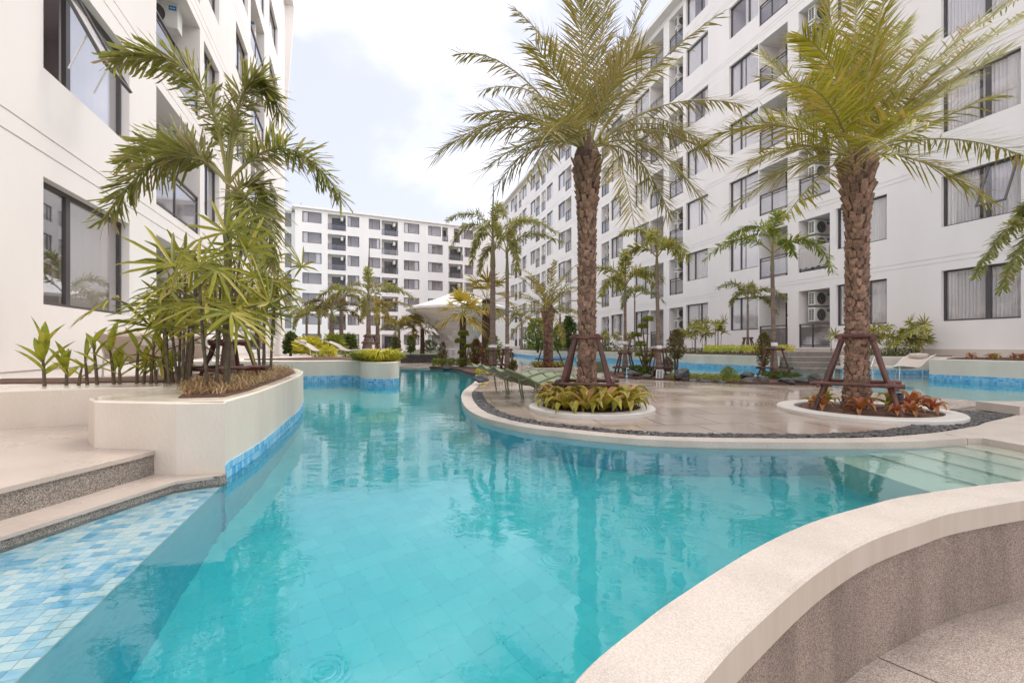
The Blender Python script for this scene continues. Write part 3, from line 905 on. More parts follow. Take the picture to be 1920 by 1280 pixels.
# ---- water: one closed body
def watermat():
    m = bpy.data.materials.new('pool_water'); m.use_nodes = True
    t = m.node_tree; N, K = t.nodes, t.links.new
    N.remove(N['Principled BSDF'])
    out = [n for n in N if n.type == 'OUTPUT_MATERIAL'][0]
    g_ = N.new('ShaderNodeBsdfGlass'); g_.inputs['IOR'].default_value = 1.58; g_.inputs['Roughness'].default_value = 0.0
    g_.inputs['Color'].default_value = (1, 1, 1, 1)
    geo = N.new('ShaderNodeNewGeometry')
    def noise_(scale, detail, stretch=None):
        n = N.new('ShaderNodeTexNoise'); n.inputs['Scale'].default_value = scale; n.inputs['Detail'].default_value = detail
        src = geo.outputs['Position']
        if stretch:
            mp = N.new('ShaderNodeMapping'); mp.inputs['Scale'].default_value = stretch
            K(src, mp.inputs[0]); src = mp.outputs[0]
        K(src, n.inputs['Vector'])
        return n.outputs['Fac']
    def math_(op, a, b=None, c=None):
        n = N.new('ShaderNodeMath'); n.operation = op
        for i, v in enumerate((a, b, c)):
            if v is None: continue
            if isinstance(v, (int, float)): n.inputs[i].default_value = v
            else: K(v, n.inputs[i])
        return n.outputs[0]
    h = math_('MULTIPLY', noise_(1.7, 2, (1.0, 1.4, 1)), 0.0034)
    h = math_('ADD', h, math_('MULTIPLY', noise_(7, 2, (1, 1.3, 1)), 0.0011))
    h = math_('ADD', h, math_('MULTIPLY', noise_(26, 3, (1, 1.2, 1)), 0.00030))
    # rain drop rings: rings round scattered points, only some cells, fading outwards
    for sc_, amp, off in ((2.1, 0.00014, 0.0), (3.3, 0.00013, 7.3)):
        vo = N.new('ShaderNodeTexVoronoi'); vo.inputs['Scale'].default_value = sc_; vo.voronoi_dimensions = '2D'
        mp = N.new('ShaderNodeMapping'); mp.inputs['Location'].default_value = (off, off*.7, 0)
        K(geo.outputs['Position'], mp.inputs[0])
        nzw = N.new('ShaderNodeTexNoise'); nzw.inputs['Scale'].default_value = 9; K(geo.outputs['Position'], nzw.inputs['Vector'])
        wv = N.new('ShaderNodeVectorMath'); wv.operation = 'MULTIPLY_ADD'; wv.inputs[1].default_value = (.035, .035, 0)
        K(nzw.outputs['Color'], wv.inputs[0]); K(mp.outputs[0], wv.inputs[2]); K(wv.outputs[0], vo.inputs['Vector'])
        d = math_('DIVIDE', vo.outputs['Distance'], sc_)
        sp = N.new('ShaderNodeSeparateColor'); K(vo.outputs['Color'], sp.inputs[0])
        R0 = math_('MULTIPLY_ADD', sp.outputs[0], 0.075, 0.012)
        ring = math_('SINE', math_('MULTIPLY', d, 290.0))
        q = math_('DIVIDE', math_('SUBTRACT', d, R0), 0.035)
        fall = math_('EXPONENT', math_('MULTIPLY', math_('MULTIPLY', q, q), -1.0))
        on = math_('GREATER_THAN', sp.outputs[1], 0.70)
        h = math_('ADD', h, math_('MULTIPLY', math_('MULTIPLY', ring, fall), math_('MULTIPLY', on, amp)))
    bp = N.new('ShaderNodeBump'); bp.inputs['Strength'].default_value = 1.0; bp.inputs['Distance'].default_value = 1.0
    K(h, bp.inputs['Height']); K(bp.outputs[0], g_.inputs['Normal'])
    K(g_.outputs[0], out.inputs['Surface'])
    va = N.new('ShaderNodeVolumeAbsorption')
    va.inputs['Color'].default_value = (0.0, 0.972, 0.972, 1)
    va.inputs['Density'].default_value = 0.55
    K(va.outputs[0], out.inputs['Volume'])
    return m
mid = offset(fo, -0.10)
wpoly = [(-3.1,-2.19)] + [p for p in mid if p[0] < 4.15] + [(4.15,2.9),(14.5,3.1),(14.5,45),(-11,45),(-11,8.0),(-3.1,3.4)]
wm = MB(); wm.prism(wpoly, -1.42, WZ)
structure(wm.build('pool_water', watermat()))

# ================================================================ BUILDINGS
def facade(mb, length, zbot, ztop, ops, grooves=(), s_start=0.0):
    """front wall with real openings in local coordinates: x along the wall, y into the house, z up.
       ops: (s0,s1,z0,z1,depth,kind) kind 'win' gets a room behind, 'bal' a recess with white walls"""
    ss = sorted(set([s_start, length] + [round(v, 4) for o in ops for v in o[:2]]))
    zs = [zbot, ztop] + [round(v, 4) for o in ops for v in o[2:4]]
    for gz in grooves: zs += [round(gz-.011, 4), round(gz+.011, 4)]
    zs = sorted(set(zs))
    for i in range(len(ss)-1):
        sm = (ss[i]+ss[i+1])/2
        col = [o for o in ops if o[0] < sm < o[1]]
        for j in range(len(zs)-1):
            zm = (zs[j]+zs[j+1])/2
            if any(o[2] < zm < o[3] for o in col): continue
            a, b, c, d = ss[i], ss[i+1], zs[j], zs[j+1]
            if any(abs(zm-gz) < .0105 for gz in grooves):
                y = 0.016
                mb.quad((a,y,c),(b,y,c),(b,y,d),(a,y,d))
                mb.quad((a,0,c),(b,0,c),(b,y,c),(a,y,c)); mb.quad((a,y,d),(b,y,d),(b,0,d),(a,0,d))
            else: mb.quad((a,0,c),(b,0,c),(b,0,d),(a,0,d))
    for s0, s1, z0, z1, dep, kind in ops:
        if kind == 'win':
            f = 0.12
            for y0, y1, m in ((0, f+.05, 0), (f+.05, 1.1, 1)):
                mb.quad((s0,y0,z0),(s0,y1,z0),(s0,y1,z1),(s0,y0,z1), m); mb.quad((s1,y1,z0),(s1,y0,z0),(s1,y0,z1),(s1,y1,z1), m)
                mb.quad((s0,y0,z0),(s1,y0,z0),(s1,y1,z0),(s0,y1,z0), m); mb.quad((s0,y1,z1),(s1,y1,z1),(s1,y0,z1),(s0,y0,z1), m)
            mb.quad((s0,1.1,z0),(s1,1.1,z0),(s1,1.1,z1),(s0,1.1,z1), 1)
        else:
            y1 = dep
            mb.quad((s0,0,z0),(s0,y1,z0),(s0,y1,z1),(s0,0,z1)); mb.quad((s1,y1,z0),(s1,0,z0),(s1,0,z1),(s1,y1,z1))
            mb.quad((s0,0,z0),(s1,0,z0),(s1,y1,z0),(s0,y1,z0)); mb.quad((s0,y1,z1),(s1,y1,z1),(s1,0,z1),(s0,0,z1))
            mb.quad((s0,y1,z0),(s1,y1,z0),(s1,y1,z1),(s0,y1,z1))

def frame_mesh(w, h, mulls, t=0.05, d=0.06, name='window'):
    mb = MB()
    mb.box(0, w, 0, d, 0, t); mb.box(0, w, 0, d, h-t, h)
    mb.box(0, t, 0, d, t, h-t); mb.box(w-t, w, 0, d, t, h-t)
    for f in mulls:
        x, tt = (f if isinstance(f, tuple) else (f, t))
        mb.box(x*w-tt/2, x*w+tt/2, 0.004, d-.004, t, h-t)
    return mb.mesh(name, M['frame'])
def pane_mesh(w, h, t=0.05, g='glass'):
    mb = MB(); mb.box(t, w-t, 0.026, 0.034, t, h-t); return mb.mesh('pane', M[g])
def curtain_mesh(parts, h, n=12, amp=0.022, seed=0):
    mb = MB(); r = sr(seed)
    for x0, x1 in parts:
        k = max(4, int((x1-x0)*n)*2)
        b = []
        for i in range(k+1):
            b.append((x0+(x1-x0)*i/k, amp*(1 if i % 2 else -1)*r.uniform(.6, 1.3)))
        for (a, ya), (c, yc) in zip(b[:-1], b[1:]):
            mb.quad((a,ya,0.02),(c,yc,0.02),(c,yc,h-.02),(a,ya,h-.02))
    return mb.mesh('curtain', M['curtain'], smooth=True)
def railing_mesh(w, h=0.95, mid=True):
    mb = MB()
    mb.box(0, w, -.02, .03, h-.045, h); mb.box(0.03, w-.03, -.01, .02, h-.17, h-.14); mb.box(0.03, w-.03, -.01, .02, .08, .11)
    for x in (0, w-.05) + ((w*.42,) if mid else ()): mb.box(x, x+.05, -.015, .025, 0, h-.045)
    return mb.mesh('railing', M['frame'])
def railglass_mesh(w, h=0.95):
    mb = MB(); mb.box(0.05, w-.05, 0.0, 0.008, .11, h-.17); return mb.mesh('glass_panel', M['rglass'])
def door_mesh(w, h):
    mb = MB(); t = .06
    mb.box(0, w, 0, .06, h-t, h); mb.box(0, w, 0, .06, 0, t)
    for x in (0, w/2-t/2, w-t): mb.box(x, x+t, 0, .06, t, h-t)
    return mb.mesh('sliding_door', M['frame'])
def dglass_mesh(w, h):
    mb = MB(); mb.box(.06, w-.06, .026, .034, .06, h-.06); return mb.mesh('pane', [glass_dark])
glass_dark = mat('door_glass_dark', (0.055, 0.05, 0.05), 0.08, spec=0.8)
# air conditioner: fan faces +x, coil side faces -y
def ac_meshes():
    W_, Hh, Dp = 0.78, 0.54, 0.30         # along y, z, x
    a = MB(); a.box(-Dp, 0, 0, W_, 0, Hh); a.box(-Dp-.01, .01, -.01, W_+.01, Hh-.04, Hh+.012)
    f = MB()
    n = 20
    c = (0.012, W_*0.40, Hh*.48)
    for r0, r1, x in ((0.0, .05, .02), (.05, .215, .008), (.215, .235, .018)):
        for k in range(n):
            q, q2 = 2*PI*k/n, 2*PI*(k+1)/n
            pts = [(x, c[1]+r*math.cos(u), c[2]+r*math.sin(u)) for r, u in ((r0,q),(r1,q),(r1,q2),(r0,q2))]
            f.quad(*pts, 0 if r1 < .06 or r1 > .22 else 1)
    s = MB()
    for i in range(2):
        for j in range(6):
            x = -Dp+.045+i*.115; z = .055+j*.073
            s.box(x, x+.085, -.012, -.002, z, z+.048)
    bd = MB(); bd.box(.002, .008, W_-.17, W_-.02, Hh-.15, Hh-.05); bd.box(.008, .010, W_-.145, W_-.045, Hh-.108, Hh-.092, 1)
    return (a.mesh('air_conditioner', M['white']), f.mesh('fan_guard', [M['black'], M['fan']]), s.mesh('coil_grille', M['black']), bd.mesh('badge', [M['blue'], M['white']]))
AC = ac_meshes()
def add_ac(root, loc, full=True):
    a = inst('air_conditioner', AC[0], root, loc)
    inst('fan_guard', AC[1], a)
    if full:
        inst('coil_grille', AC[2], a); inst('badge', AC[3], a)
    return a

# ---------------------------------------------------------------- right building
def building_root(name, label, org, sdir):
    return thing(name, label, 'apartment building', (org[0], org[1], 0), math.atan2(sdir[1], sdir[0]))
Z0 = 72.0
rx0 = (721+14436/Z0-960)/F*Z0
c_, s_ = math.cos(math.atan(239/853)), math.sin(math.atan(239/853))
rb_root = building_root('apartment_building', 'long white seven-storey apartment block on the right with stacked air conditioners in its balconies', (rx0, Z0), (s_, -c_))
def sR(Z): return (Z0-Z)/c_
FL = 2.85
rbase = E-0.07
wins = [(12.06,13.87),(15.29,17.1),(20.65,22.3),(23.8,25.55),(29.1,30.8),(32.3,34.05),(37,38.7),(42.7,44.3),(45.8,47.5),(51.2,52.7),(54.3,55.95),(59.4,61.0),(62.2,63.9),(7.2,9.0)]
acs = [(17.29,18.6),(25.8,27.05),(34.3,35.5),(47.8,49.1),(56.2,57.4)]
bals = [(19.1,20.56),(27.6,29.0),(41.2,42.6),(49.6,51.0),(58.0,59.2),(10.2,11.75)]
WW, WH = 1.80, 1.53
ops = []
wl, al, bl = [], [], []
for fl in range(7):
    b = rbase+FL*fl
    for z0, z1 in wins:
        m = (sR(z0)+sR(z1))/2
        o = (m-WW/2, m+WW/2, b+.81, b+.81+WH, .12, 'win'); ops.append(o); wl.append((o, fl, (z0+z1)/2))
    for lst, dst in ((acs, al), (bals, bl)):
        for z0, z1 in lst:
            s1, s0 = sR(z0), sR(z1)
            o = (s0, s1, b if fl == 0 else b+.19, b+2.28, 1.15, 'bal'); ops.append(o); dst.append((o, fl, (z0+z1)/2))
length = sR(-4)
mb = MB()
gro = [rbase+FL*k-d for k in range(1, 7) for d in (.11, .26)]
ztop = E+19.66
facade(mb, length, 0.80, ztop, ops, gro)
mb.quad((0,0,.8),(0,14,.8),(0,14,ztop),(0,0,ztop)); mb.quad((length,14,.8),(length,0,.8),(length,0,ztop),(length,14,ztop)); mb.quad((length,14,.8),(0,14,.8),(0,14,ztop),(length,14,ztop))
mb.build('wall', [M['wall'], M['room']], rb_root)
rf = MB(); rf.box(-.45, length+.45, -.48, 14.4, ztop, ztop+.24); rf.box(0, length, .5, 13.5, ztop+.24, ztop+.6)
rf.build('roof', M['wall'], rb_root)
pn = MB(); pn.box(-.01, length, -.03, 14.01, -1.4, .80); pn.build('plinth', M['plinth'], rb_root)
fmA = frame_mesh(WW, WH, [(0.36, .07)]); fmB = frame_mesh(WW, WH, [(0.64, .07)]); pm = pane_mesh(WW, WH)
fmBig = frame_mesh(WW, WH, [(0.585, .11)])
CP = [curtain_mesh([q], WH, seed=i) for i, q in enumerate([(.08,.84),(.92,1.72),(.08,1.72),(.08,.55),(1.35,1.72),(.9,1.72),(.08,1.2)])]
cur = [[CP[0],CP[1]], [CP[2]], [CP[3],CP[4]], [CP[5]], [CP[6]]]
rw = sr(11)
for (o, fl, Zm) in wl:
    big = 12 < Zm < 13.9
    if Zm < 10 and fl > 5: pass
    w = inst('window', fmBig if big else (fmA if rw.random() < .5 else fmB), rb_root, (o[0], .11, o[2]))
    inst('pane', pm, w)
    k = rw.choice([0,0,0,1,1,1,2] if fl < 4 else [0,1,1,2,2,3,1])
    if Zm < 24 and fl < 4: k = rw.choice([0,0,1])
    for cm_ in cur[k]: inst('curtain', cm_, w, (0, rw.uniform(.08, .11), 0))
    if 15 < Zm < 16.5 and fl in (1,):
        pass
rl_cache = {}
def balcony(root, o, fl, ac=True, full=True, door=True, rng=rw):
    w = round(o[1]-o[0], 3)
    if w not in rl_cache:
        rl_cache[w] = (railing_mesh(w), railglass_mesh(w), door_mesh(w*.72, 2.02), dglass_mesh(w*.72, 2.02))
    r = rl_cache[w]
    rr_ = inst('railing', r[0], root, (o[0], .06, o[2]))
    inst('glass_panel', r[1], rr_)
    if door:
        d = inst('sliding_door', r[2], root, (o[0]+w*.26, o[4]-.07, o[2]))
        inst('pane', r[3], d)
for (o, fl, Zm) in al:
    balcony(rb_root, o, fl, door=False)
    x = o[0]+(o[1]-o[0])*.42
    b = rbase+FL*fl
    for dz in (1.05, 1.70):
        add_ac(rb_root, (x, .20, b+dz-.0), full=Zm < 40)
for (o, fl, Zm) in bl:
    balcony(rb_root, o, fl)
    if Zm < 40:
        b = rbase+FL*fl
        for dz in (.75, 1.42): add_ac(rb_root, (o[1]-.02, .32, b+dz), full=False)

# tilted-out sash of the third-storey window nearest the pool end
def sash(root, x, y, z, w, h, tilt, hinge='top'):
    fr = MB(); t = .045
    fr.box(0, w, -.02, .02, -h, -h+t); fr.box(0, w, -.02, .02, -t, 0); fr.box(0, t, -.02, .02, -h+t, -t); fr.box(w-t, w, -.02, .02, -h+t, -t)
    o = fr.build('open_sash', M['frame'], root); o.location = (x, y, z); o.rotation_euler = (-tilt, 0, 0)
    gl = MB(); gl.box(t, w-t, -.004, .004, -h+t, -t)
    p = gl.build('pane', M['glass'], o)
    ar = MB()
    for xx in (.08, w-.08): ar.tube([(xx, 0.02, -h*.72), (xx, math.sin(tilt)*h*.6, -h*.95)], .012, 5)
    ar.build('stay', M['alu'], o)
    return o
o12 = [q for q in wl if 12 < q[2] < 13.9 and q[1] == 1][0][0]
sash(rb_root, o12[0]+WW*.60, .09, o12[3]-.03, WW*.36, WH*.88, R_(24))

# bedsheet over the railing of the second storey
bo = [q for q in al if q[2] < 19 and q[1] == 1][0][0]
shm = MB()
nx = 18
wS = bo[1]-bo[0]-.06
prv = None
for i in range(nx+1):
    x = bo[0]+.03+wS*i/nx
    dz = 0.02*math.sin(i*1.7)+.015*math.sin(i*.6); dy = 0.012*math.sin(i*2.1)
    row = [(x, .13, bo[2]+.62), (x, .115, bo[2]+.955), (x, .085, bo[2]+.975), (x, .025, bo[2]+.965), (x, .005+dy*.3, bo[2]+.8), (x, -.004+dy, bo[2]+.5), (x, dy*1.4, bo[2]+.14+dz)]
    if prv:
        for a in range(len(row)-1): shm.quad(prv[a], row[a], row[a+1], prv[a+1])
    prv = row
Mx = Matrix.Translation(rb_root.location) @ Matrix.Rotation(rb_root.rotation_euler[2], 4, 'Z')
def world_from(rootM, mb):
    mb.v = [rootM @ Vector(v) for v in mb.v]
    return mb
bs = world_from(Mx, shm); ctr = Mx @ Vector((bo[0]+wS/2, 0, bo[2]))
tag(bs.build('bed_sheet', M['sheet'], at=ctr, smooth=True), 'grey bed sheet hung over a second-storey balcony railing of the right building', 'bed sheet')
for (zz, fl, col, lab) in ((28.3, 3, 'cloth', 'blue patterned laundry cloth on a fourth-storey balcony of the right building'), (26.4, 4, 'cloth', 'blue cloth hanging on a fifth-storey balcony beside an air conditioner')):
    q = min([k for k in al+bl if k[1] == fl], key=lambda k: abs(k[2]-zz))[0]
    lm = MB()
    for i in range(8):
        x0 = q[0]+.25+(q[1]-q[0]-.5)*i/8; x1 = q[0]+.25+(q[1]-q[0]-.5)*(i+1)/8
        y0, y1 = .12+.02*(i % 2), .12+.02*((i+1) % 2)
        lm.quad((x0,y0,q[2]+.2),(x1,y1,q[2]+.2),(x1,y1,q[2]+.85),(x0,y0,q[2]+.85))
    tag(world_from(Mx, lm).build('laundry', M['cloth'], at=Mx @ Vector((q[0]+.7,0,q[2]))), lab, 'laundry')

# ---------------------------------------------------------------- left building
ZL0 = 1.0
lx0 = (-.3576*ZL0-3.687)
cl, sl_ = math.cos(math.atan(305/853)), math.sin(math.atan(305/853))
lb_root = building_root('apartment_building', 'white apartment block close on the left with a tilted-open window sash', (lx0, ZL0), (-sl_, cl))
def sL(Z): return (Z-ZL0)/cl
lbase = 0.73
lw = [(5.48,7.63,2.28),(11.5,12.95,1.45),(14.8,16.55,1.85),(20.8,23.6,2.6)]
lbal = [(8.69,11.23),(17.0,19.75)]
ops = []; wl2 = []; bl2 = []
for fl in range(7):
    b = lbase+FL*fl
    for z0, z1, w in lw:
        m = (sL(z0)+sL(z1))/2
        o = (m-w/2, m+w/2, b+.67, b+.67+1.54, .12, 'win'); ops.append(o); wl2.append((o, fl, z0, w))
    for z0, z1 in lbal:
        o = (sL(z0), sL(z1), b+.02, b+2.29, 1.0, 'bal'); ops.append(o); bl2.append((o, fl, z0))
lend = sL(26.0)
ztl = lbase+FL*7-.25
mb = MB()
facade(mb, lend, .62, ztl, ops, [lbase+FL*k-d for k in range(1, 7) for d in (.14, .36)], s_start=sL(-1.5))
s00 = sL(-1.5)
mb.quad((s00,0,.6),(s00,12,.6),(s00,12,ztl),(s00,0,ztl)); mb.quad((lend,12,.6),(lend,0,.6),(lend,0,ztl),(lend,12,ztl)); mb.quad((lend,12,.6),(s00,12,.6),(s00,12,ztl),(lend,12,ztl))
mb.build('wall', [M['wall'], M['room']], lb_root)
rf = MB(); rf.box(s00-.4, lend+.45, -.45, 12.4, ztl, ztl+.24); rf.build('roof', M['wall'], lb_root)
pn = MB(); pn.box(s00, lend+.002, .012, 12, -1.4, .62); pn.build('plinth', M['wall'], lb_root)
fin = MB()
fin.add([(lend-.02,0.0,12.6),(lend-.02,-.50,ztl),(lend-.02,0.0,ztl),(lend+.16,0.0,12.6),(lend+.16,-.50,ztl),(lend+.16,0.0,ztl)], [(0,1,2),(3,5,4),(0,3,4,1),(1,4,5,2),(2,5,3,0)])
fin.build('eave_bracket', M['wall'], lb_root)
cache = {}
for (o, fl, z0, w) in wl2:
    if w not in cache:
        cache[w] = (frame_mesh(w, 1.54, [(0.335, .10)] if w > 2 else [.5], .05), pane_mesh(w, 1.54, g='glass_near'), curtain_mesh([(.3, w-.12)] if w > 2 else [(.1, w-.1)], 1.54, seed=7),
                    curtain_mesh([(.9, w-.12)], 1.54, seed=8))
    r = cache[w]
    wn_ = inst('window', r[0], lb_root, (o[0], .11, o[2]))
    if z0 < 6 and fl == 1:
        pmb = MB(); pmb.box(w*.36, w-.05, .026, .034, .05, 1.49)
        pmb.build('pane', M['glass_near'], wn_)
    else: inst('pane', r[1], wn_)
    inst('curtain', r[3] if (z0 < 6) else r[2], wn_, (0, .16, 0))
ol = [q for q in wl2 if q[1] == 1 and q[2] < 6][0][0]
sash(lb_root, ol[0]+.04, .09, ol[3]-.03, 2.28*.33, 1.46, R_(27))
for (o, fl, z0) in bl2:
    balcony(lb_root, o, fl)
    a = add_ac(lb_root, (o[1]-.5, .30, o[2]+1.72)); a.rotation_euler = (0, 0, PI); a.location = (o[1]-.75, 1.02, o[2]+1.72)
# small blue sign by the lobby door
Ml = Matrix.Translation(lb_root.location) @ Matrix.Rotation(lb_root.rotation_euler[2], 4, 'Z')
sg = MB(); so = sL(17.6); sg.box(so, so+1.0, -.05, -.02, 1.78, 2.12); sg.box(so+.2, so+.8, -.054, -.05, 1.93, 1.98, 1)
sg.box(so+.45, so+.5, -.02, .01, 1.9, 2.0)
tag(world_from(Ml, sg).build('wall_sign', [M['blue'], M['alu']], at=Ml @ Vector((so, 0, 1.9))), 'small blue sign mounted beside the lobby opening of the left building', 'sign')

# ---------------------------------------------------------------- far building
def ZF(x): return 137345.0/(2736.0-x)
fo_x, fo_z = (553-960)/F*ZF(553), ZF(553)
cf, sf = 0.9008, 0.4342
fb_root = building_root('apartment_building', 'white seven-storey apartment block closing the far end of the pool court', (fo_x, fo_z), (cf, sf))
def sF(x): return (ZF(x)-fo_z)/sf
ops = []; fw_, fb_ = [], []
base7 = E+18.77-1.53-.81-6*FL
for fl in range(7):
    b = base7+FL*fl
    wcols = [(567,603),(652,674),(692,713.6),(758,787),(803.5,831 if fl < 6 else 827.5),(872 if fl < 6 else 865.5,888)]
    bcols = [(614.8,649.0),(716,747)] + ([(842,869)] if fl < 6 else [(830,841),(852,863)])
    for a, c in wcols:
        o = (sF(a), sF(c), b+.81, b+2.34, .12, 'win'); ops.append(o); fw_.append((o, fl))
    for a, c in bcols:
        o = (sF(a), sF(c), b+.1, b+2.36, 1.2, 'bal'); ops.append(o); fb_.append((o, fl))
flen = sF(1010)
zft = E+19.15
mb = MB(); facade(mb, flen, 0.2, zft, ops, [])
mb.quad((0,0,.2),(0,12,.2),(0,12,zft),(0,0,zft)); mb.quad((flen,12,.2),(flen,0,.2),(flen,0,zft),(flen,12,zft)); mb.quad((flen,12,.2),(0,12,.2),(0,12,zft),(flen,12,zft))
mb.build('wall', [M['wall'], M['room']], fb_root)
rf = MB(); rf.box(-.4, flen, -.4, 12.4, zft, zft+.28); rf.build('roof', M['wall'], fb_root)
ant = MB()
for s, h in ((.8, 1.3), (12.5, 1.0), (26, .9)): ant.tube([(s, 3, zft+.28), (s, 3, zft+.28+h)], .03, 5)
ant.build('antenna', M['frame'], fb_root)
wing = MB()
ops2 = []
for fl in range(7):
    b = base7+FL*fl-.15
    ops2.append((-1.55, -.45, b+.45, b+2.35, .12, 'win'))
tmp = MB(); facade(tmp, 0.0, .2, zft-.3, ops2, [], s_start=-14)
wing.add([(x, y+1.6, z) for x, y, z in tmp.v], tmp.f, 0); wing.m = list(tmp.m)
wing.build('wing_wall', [M['wall'], M['room']], fb_root)
wr = MB(); wr.box(-14, -.41, 1.2, 12, zft-.3, zft-.05); wr.build('wing_roof', M['wall'], fb_root)
fcache = {}
def fget(w, kind):
    k = (round(w, 1), kind)
    if k not in fcache:
        if kind == 'win': fcache[k] = (frame_mesh(w, 1.53, [.3], .07), pane_mesh(w, 1.53, .07), curtain_mesh([(w*.06, w*.28)], 1.53, 5, seed=3), curtain_mesh([(w*.72, w*.94)], 1.53, 5, seed=4))
        elif kind == 'nar': fcache[k] = (frame_mesh(w, 1.9, [], .07), pane_mesh(w, 1.9, .07))
    return fcache[k]
rf_ = sr(21)
for o, fl in fw_:
    w = o[1]-o[0]; r = fget(w, 'win'); sx_ = w/round(w, 1)
    q = inst('window', r[0], fb_root, (o[0], .10, o[2]), scale=(1, 1, 1)); inst('pane', r[1], q)
    u = rf_.random()
    if u < .35: inst('curtain', r[2], q, (0, .14, 0))
    elif u < .75: inst('curtain', r[3], q, (0, .14, 0))
for o in ops2:
    r = fget(o[1]-o[0], 'nar'); q = inst('window', r[0], fb_root, (o[0], 1.7, o[2])); inst('pane', r[1], q)
for o, fl in fb_:
    balcony(fb_root, o, fl)
    if o[1]-o[0] > 2 and fl > 0: add_ac(fb_root, (o[1]-.35, .3, o[2]+1.55), full=False)

# ================================================================ PLANTS
UP = Vector((0, 0, 1))
def bez(a, b, c, t): return a*(1-t)**2 + b*2*t*(1-t) + c*t*t
def bezd(a, b, c, t): return (b-a)*2*(1-t) + (c-b)*2*t
def leaflet(mb, p, d, nrm, ln, w, droop, mi=0):
    s = d.cross(nrm)
    if s.length < 1e-6: s = d.cross(Vector((.3,.5,.8)))
    s.normalize()
    m = p + d*ln*.5 + Vector((0,0,-droop*ln*.25))
    e = p + d*ln + Vector((0,0,-droop*ln))
    mb.add([p-s*w*.25, p+s*w*.25, m+s*w*.5, m-s*w*.5, e], [(0,1,2,3),(3,2,4)], mi)
def leaflet3(mb, p, d, nrm, ln, w, droop, mi=0):      # blunt, ragged tip
    s = d.cross(nrm)
    if s.length < 1e-6: s = d.cross(Vector((.3,.5,.8)))
    s.normalize()
    m = p + d*ln*.45 + Vector((0,0,-droop*ln*.2))
    e = p + d*ln + Vector((0,0,-droop*ln))
    mb.add([p-s*w*.18, p+s*w*.18, m+s*w*.5, m-s*w*.5, e-s*w*.42, e+s*w*.30-d*ln*.12], [(0,1,2,3),(3,2,5,4)], mi)
def leaflet_p(mb, p, d, nrm, ln, w, droop, mi=0):     # long parallel-sided finger, folded along its middle
    s = d.cross(nrm)
    if s.length < 1e-6: s = d.cross(Vector((.3,.5,.8)))
    s.normalize()
    g = Vector((0,0,-droop*ln)); f = nrm*w*.22
    a, b, c, e = p, p+d*ln*.35+g*.1, p+d*ln*.78+g*.55, p+d*ln+g
    mb.add([a-s*w*.18, a, a+s*w*.18, b-s*w*.5+f, b, b+s*w*.5+f, c-s*w*.42+f, c, c+s*w*.42+f, e-s*w*.10, e+s*w*.10], [(0,1,4,3),(1,2,5,4),(3,4,7,6),(4,5,8,7),(6,7,10,9),(7,8,10)], mi)
def phoenix_frond(a, b, c, rnd, n=64, ln=.36, w=.0185, bare=.14, mi=0):
    mb = MB()
    pts = [bez(a, b, c, i/12) for i in range(13)]
    mb.tube(pts, [.013*(1-i/12*.85)+.002 for i in range(13)], 5, mi=1)
    tot = (b-a).length+(c-b).length
    n = int(n*tot/2.4)+10
    for i in range(n):
        t = bare+(1-bare)*(i+rnd.random()*.6)/n
        p = bez(a, b, c, min(t, .995)); T = bezd(a, b, c, t).normalized()
        B = T.cross(UP)
        if B.length < .15: B = T.cross(Vector((.7,.7,0)))
        B.normalize(); Nn = B.cross(T)
        grow = min(1, (t-bare)*6+.35)*(1-.42*max(0, (t-.6)/.4))
        for sd in (-1, 1):
            al = R_(56-20*t+rnd.uniform(-9, 9))
            be = R_(rnd.choice((32, 8, -14))+rnd.uniform(-9, 9))
            d = T*math.cos(al)+(B*sd*math.cos(be)+Nn*math.sin(be))*math.sin(al)
            l = ln*grow*rnd.uniform(.8, 1.1)
            leaflet(mb, p, d.normalized(), Nn+B*sd*.4, l, w*rnd.uniform(.8, 1.2), rnd.uniform(.02, .16))
    leaflet(mb, c, bezd(a, b, c, 1).normalized(), UP, ln*.4, w, .05)
    return mb
def fox_frond(a, b, c, rnd, n=54, ln=.27, w=.036, bare=.16):
    mb = MB()
    pts = [bez(a, b, c, i/12) for i in range(13)]
    mb.tube(pts, [.017*(1-i/12*.85)+.002 for i in range(13)], 5, mi=1)
    tot = (b-a).length+(c-b).length
    n = int(n*tot/2.0)+10
    for i in range(n):
        t = bare+(1-bare)*(i+rnd.random()*.6)/n
        p = bez(a, b, c, min(t, .995)); T = bezd(a, b, c, t).normalized()
        B = T.cross(UP)
        if B.length < .15: B = T.cross(Vector((.7,.7,0)))
        B.normalize(); Nn = B.cross(T)
        grow = min(1, (t-bare)*7+.35)*(1-.42*max(0, (t-.6)/.4))
        for k in range(4):
            be = R_((18, 162, -35, 215)[k]+rnd.uniform(-30, 30))
            if rnd.random() < .12: be = R_(90+rnd.uniform(-40, 40))
            al = R_(62-22*t+rnd.uniform(-13, 13))
            d = T*math.cos(al)+(B*math.cos(be)+Nn*math.sin(be))*math.sin(al)
            leaflet3(mb, p, d.normalized(), Nn+Vector((rnd.uniform(-.6,.6), rnd.uniform(-.6,.6), .2)), ln*grow*rnd.uniform(.75, 1.2), w*rnd.uniform(.7, 1.2), rnd.uniform(.0, .26))
    return mb
def dirv(az, el): return Vector((math.cos(az)*math.cos(el), math.sin(az)*math.cos(el), math.sin(el)))

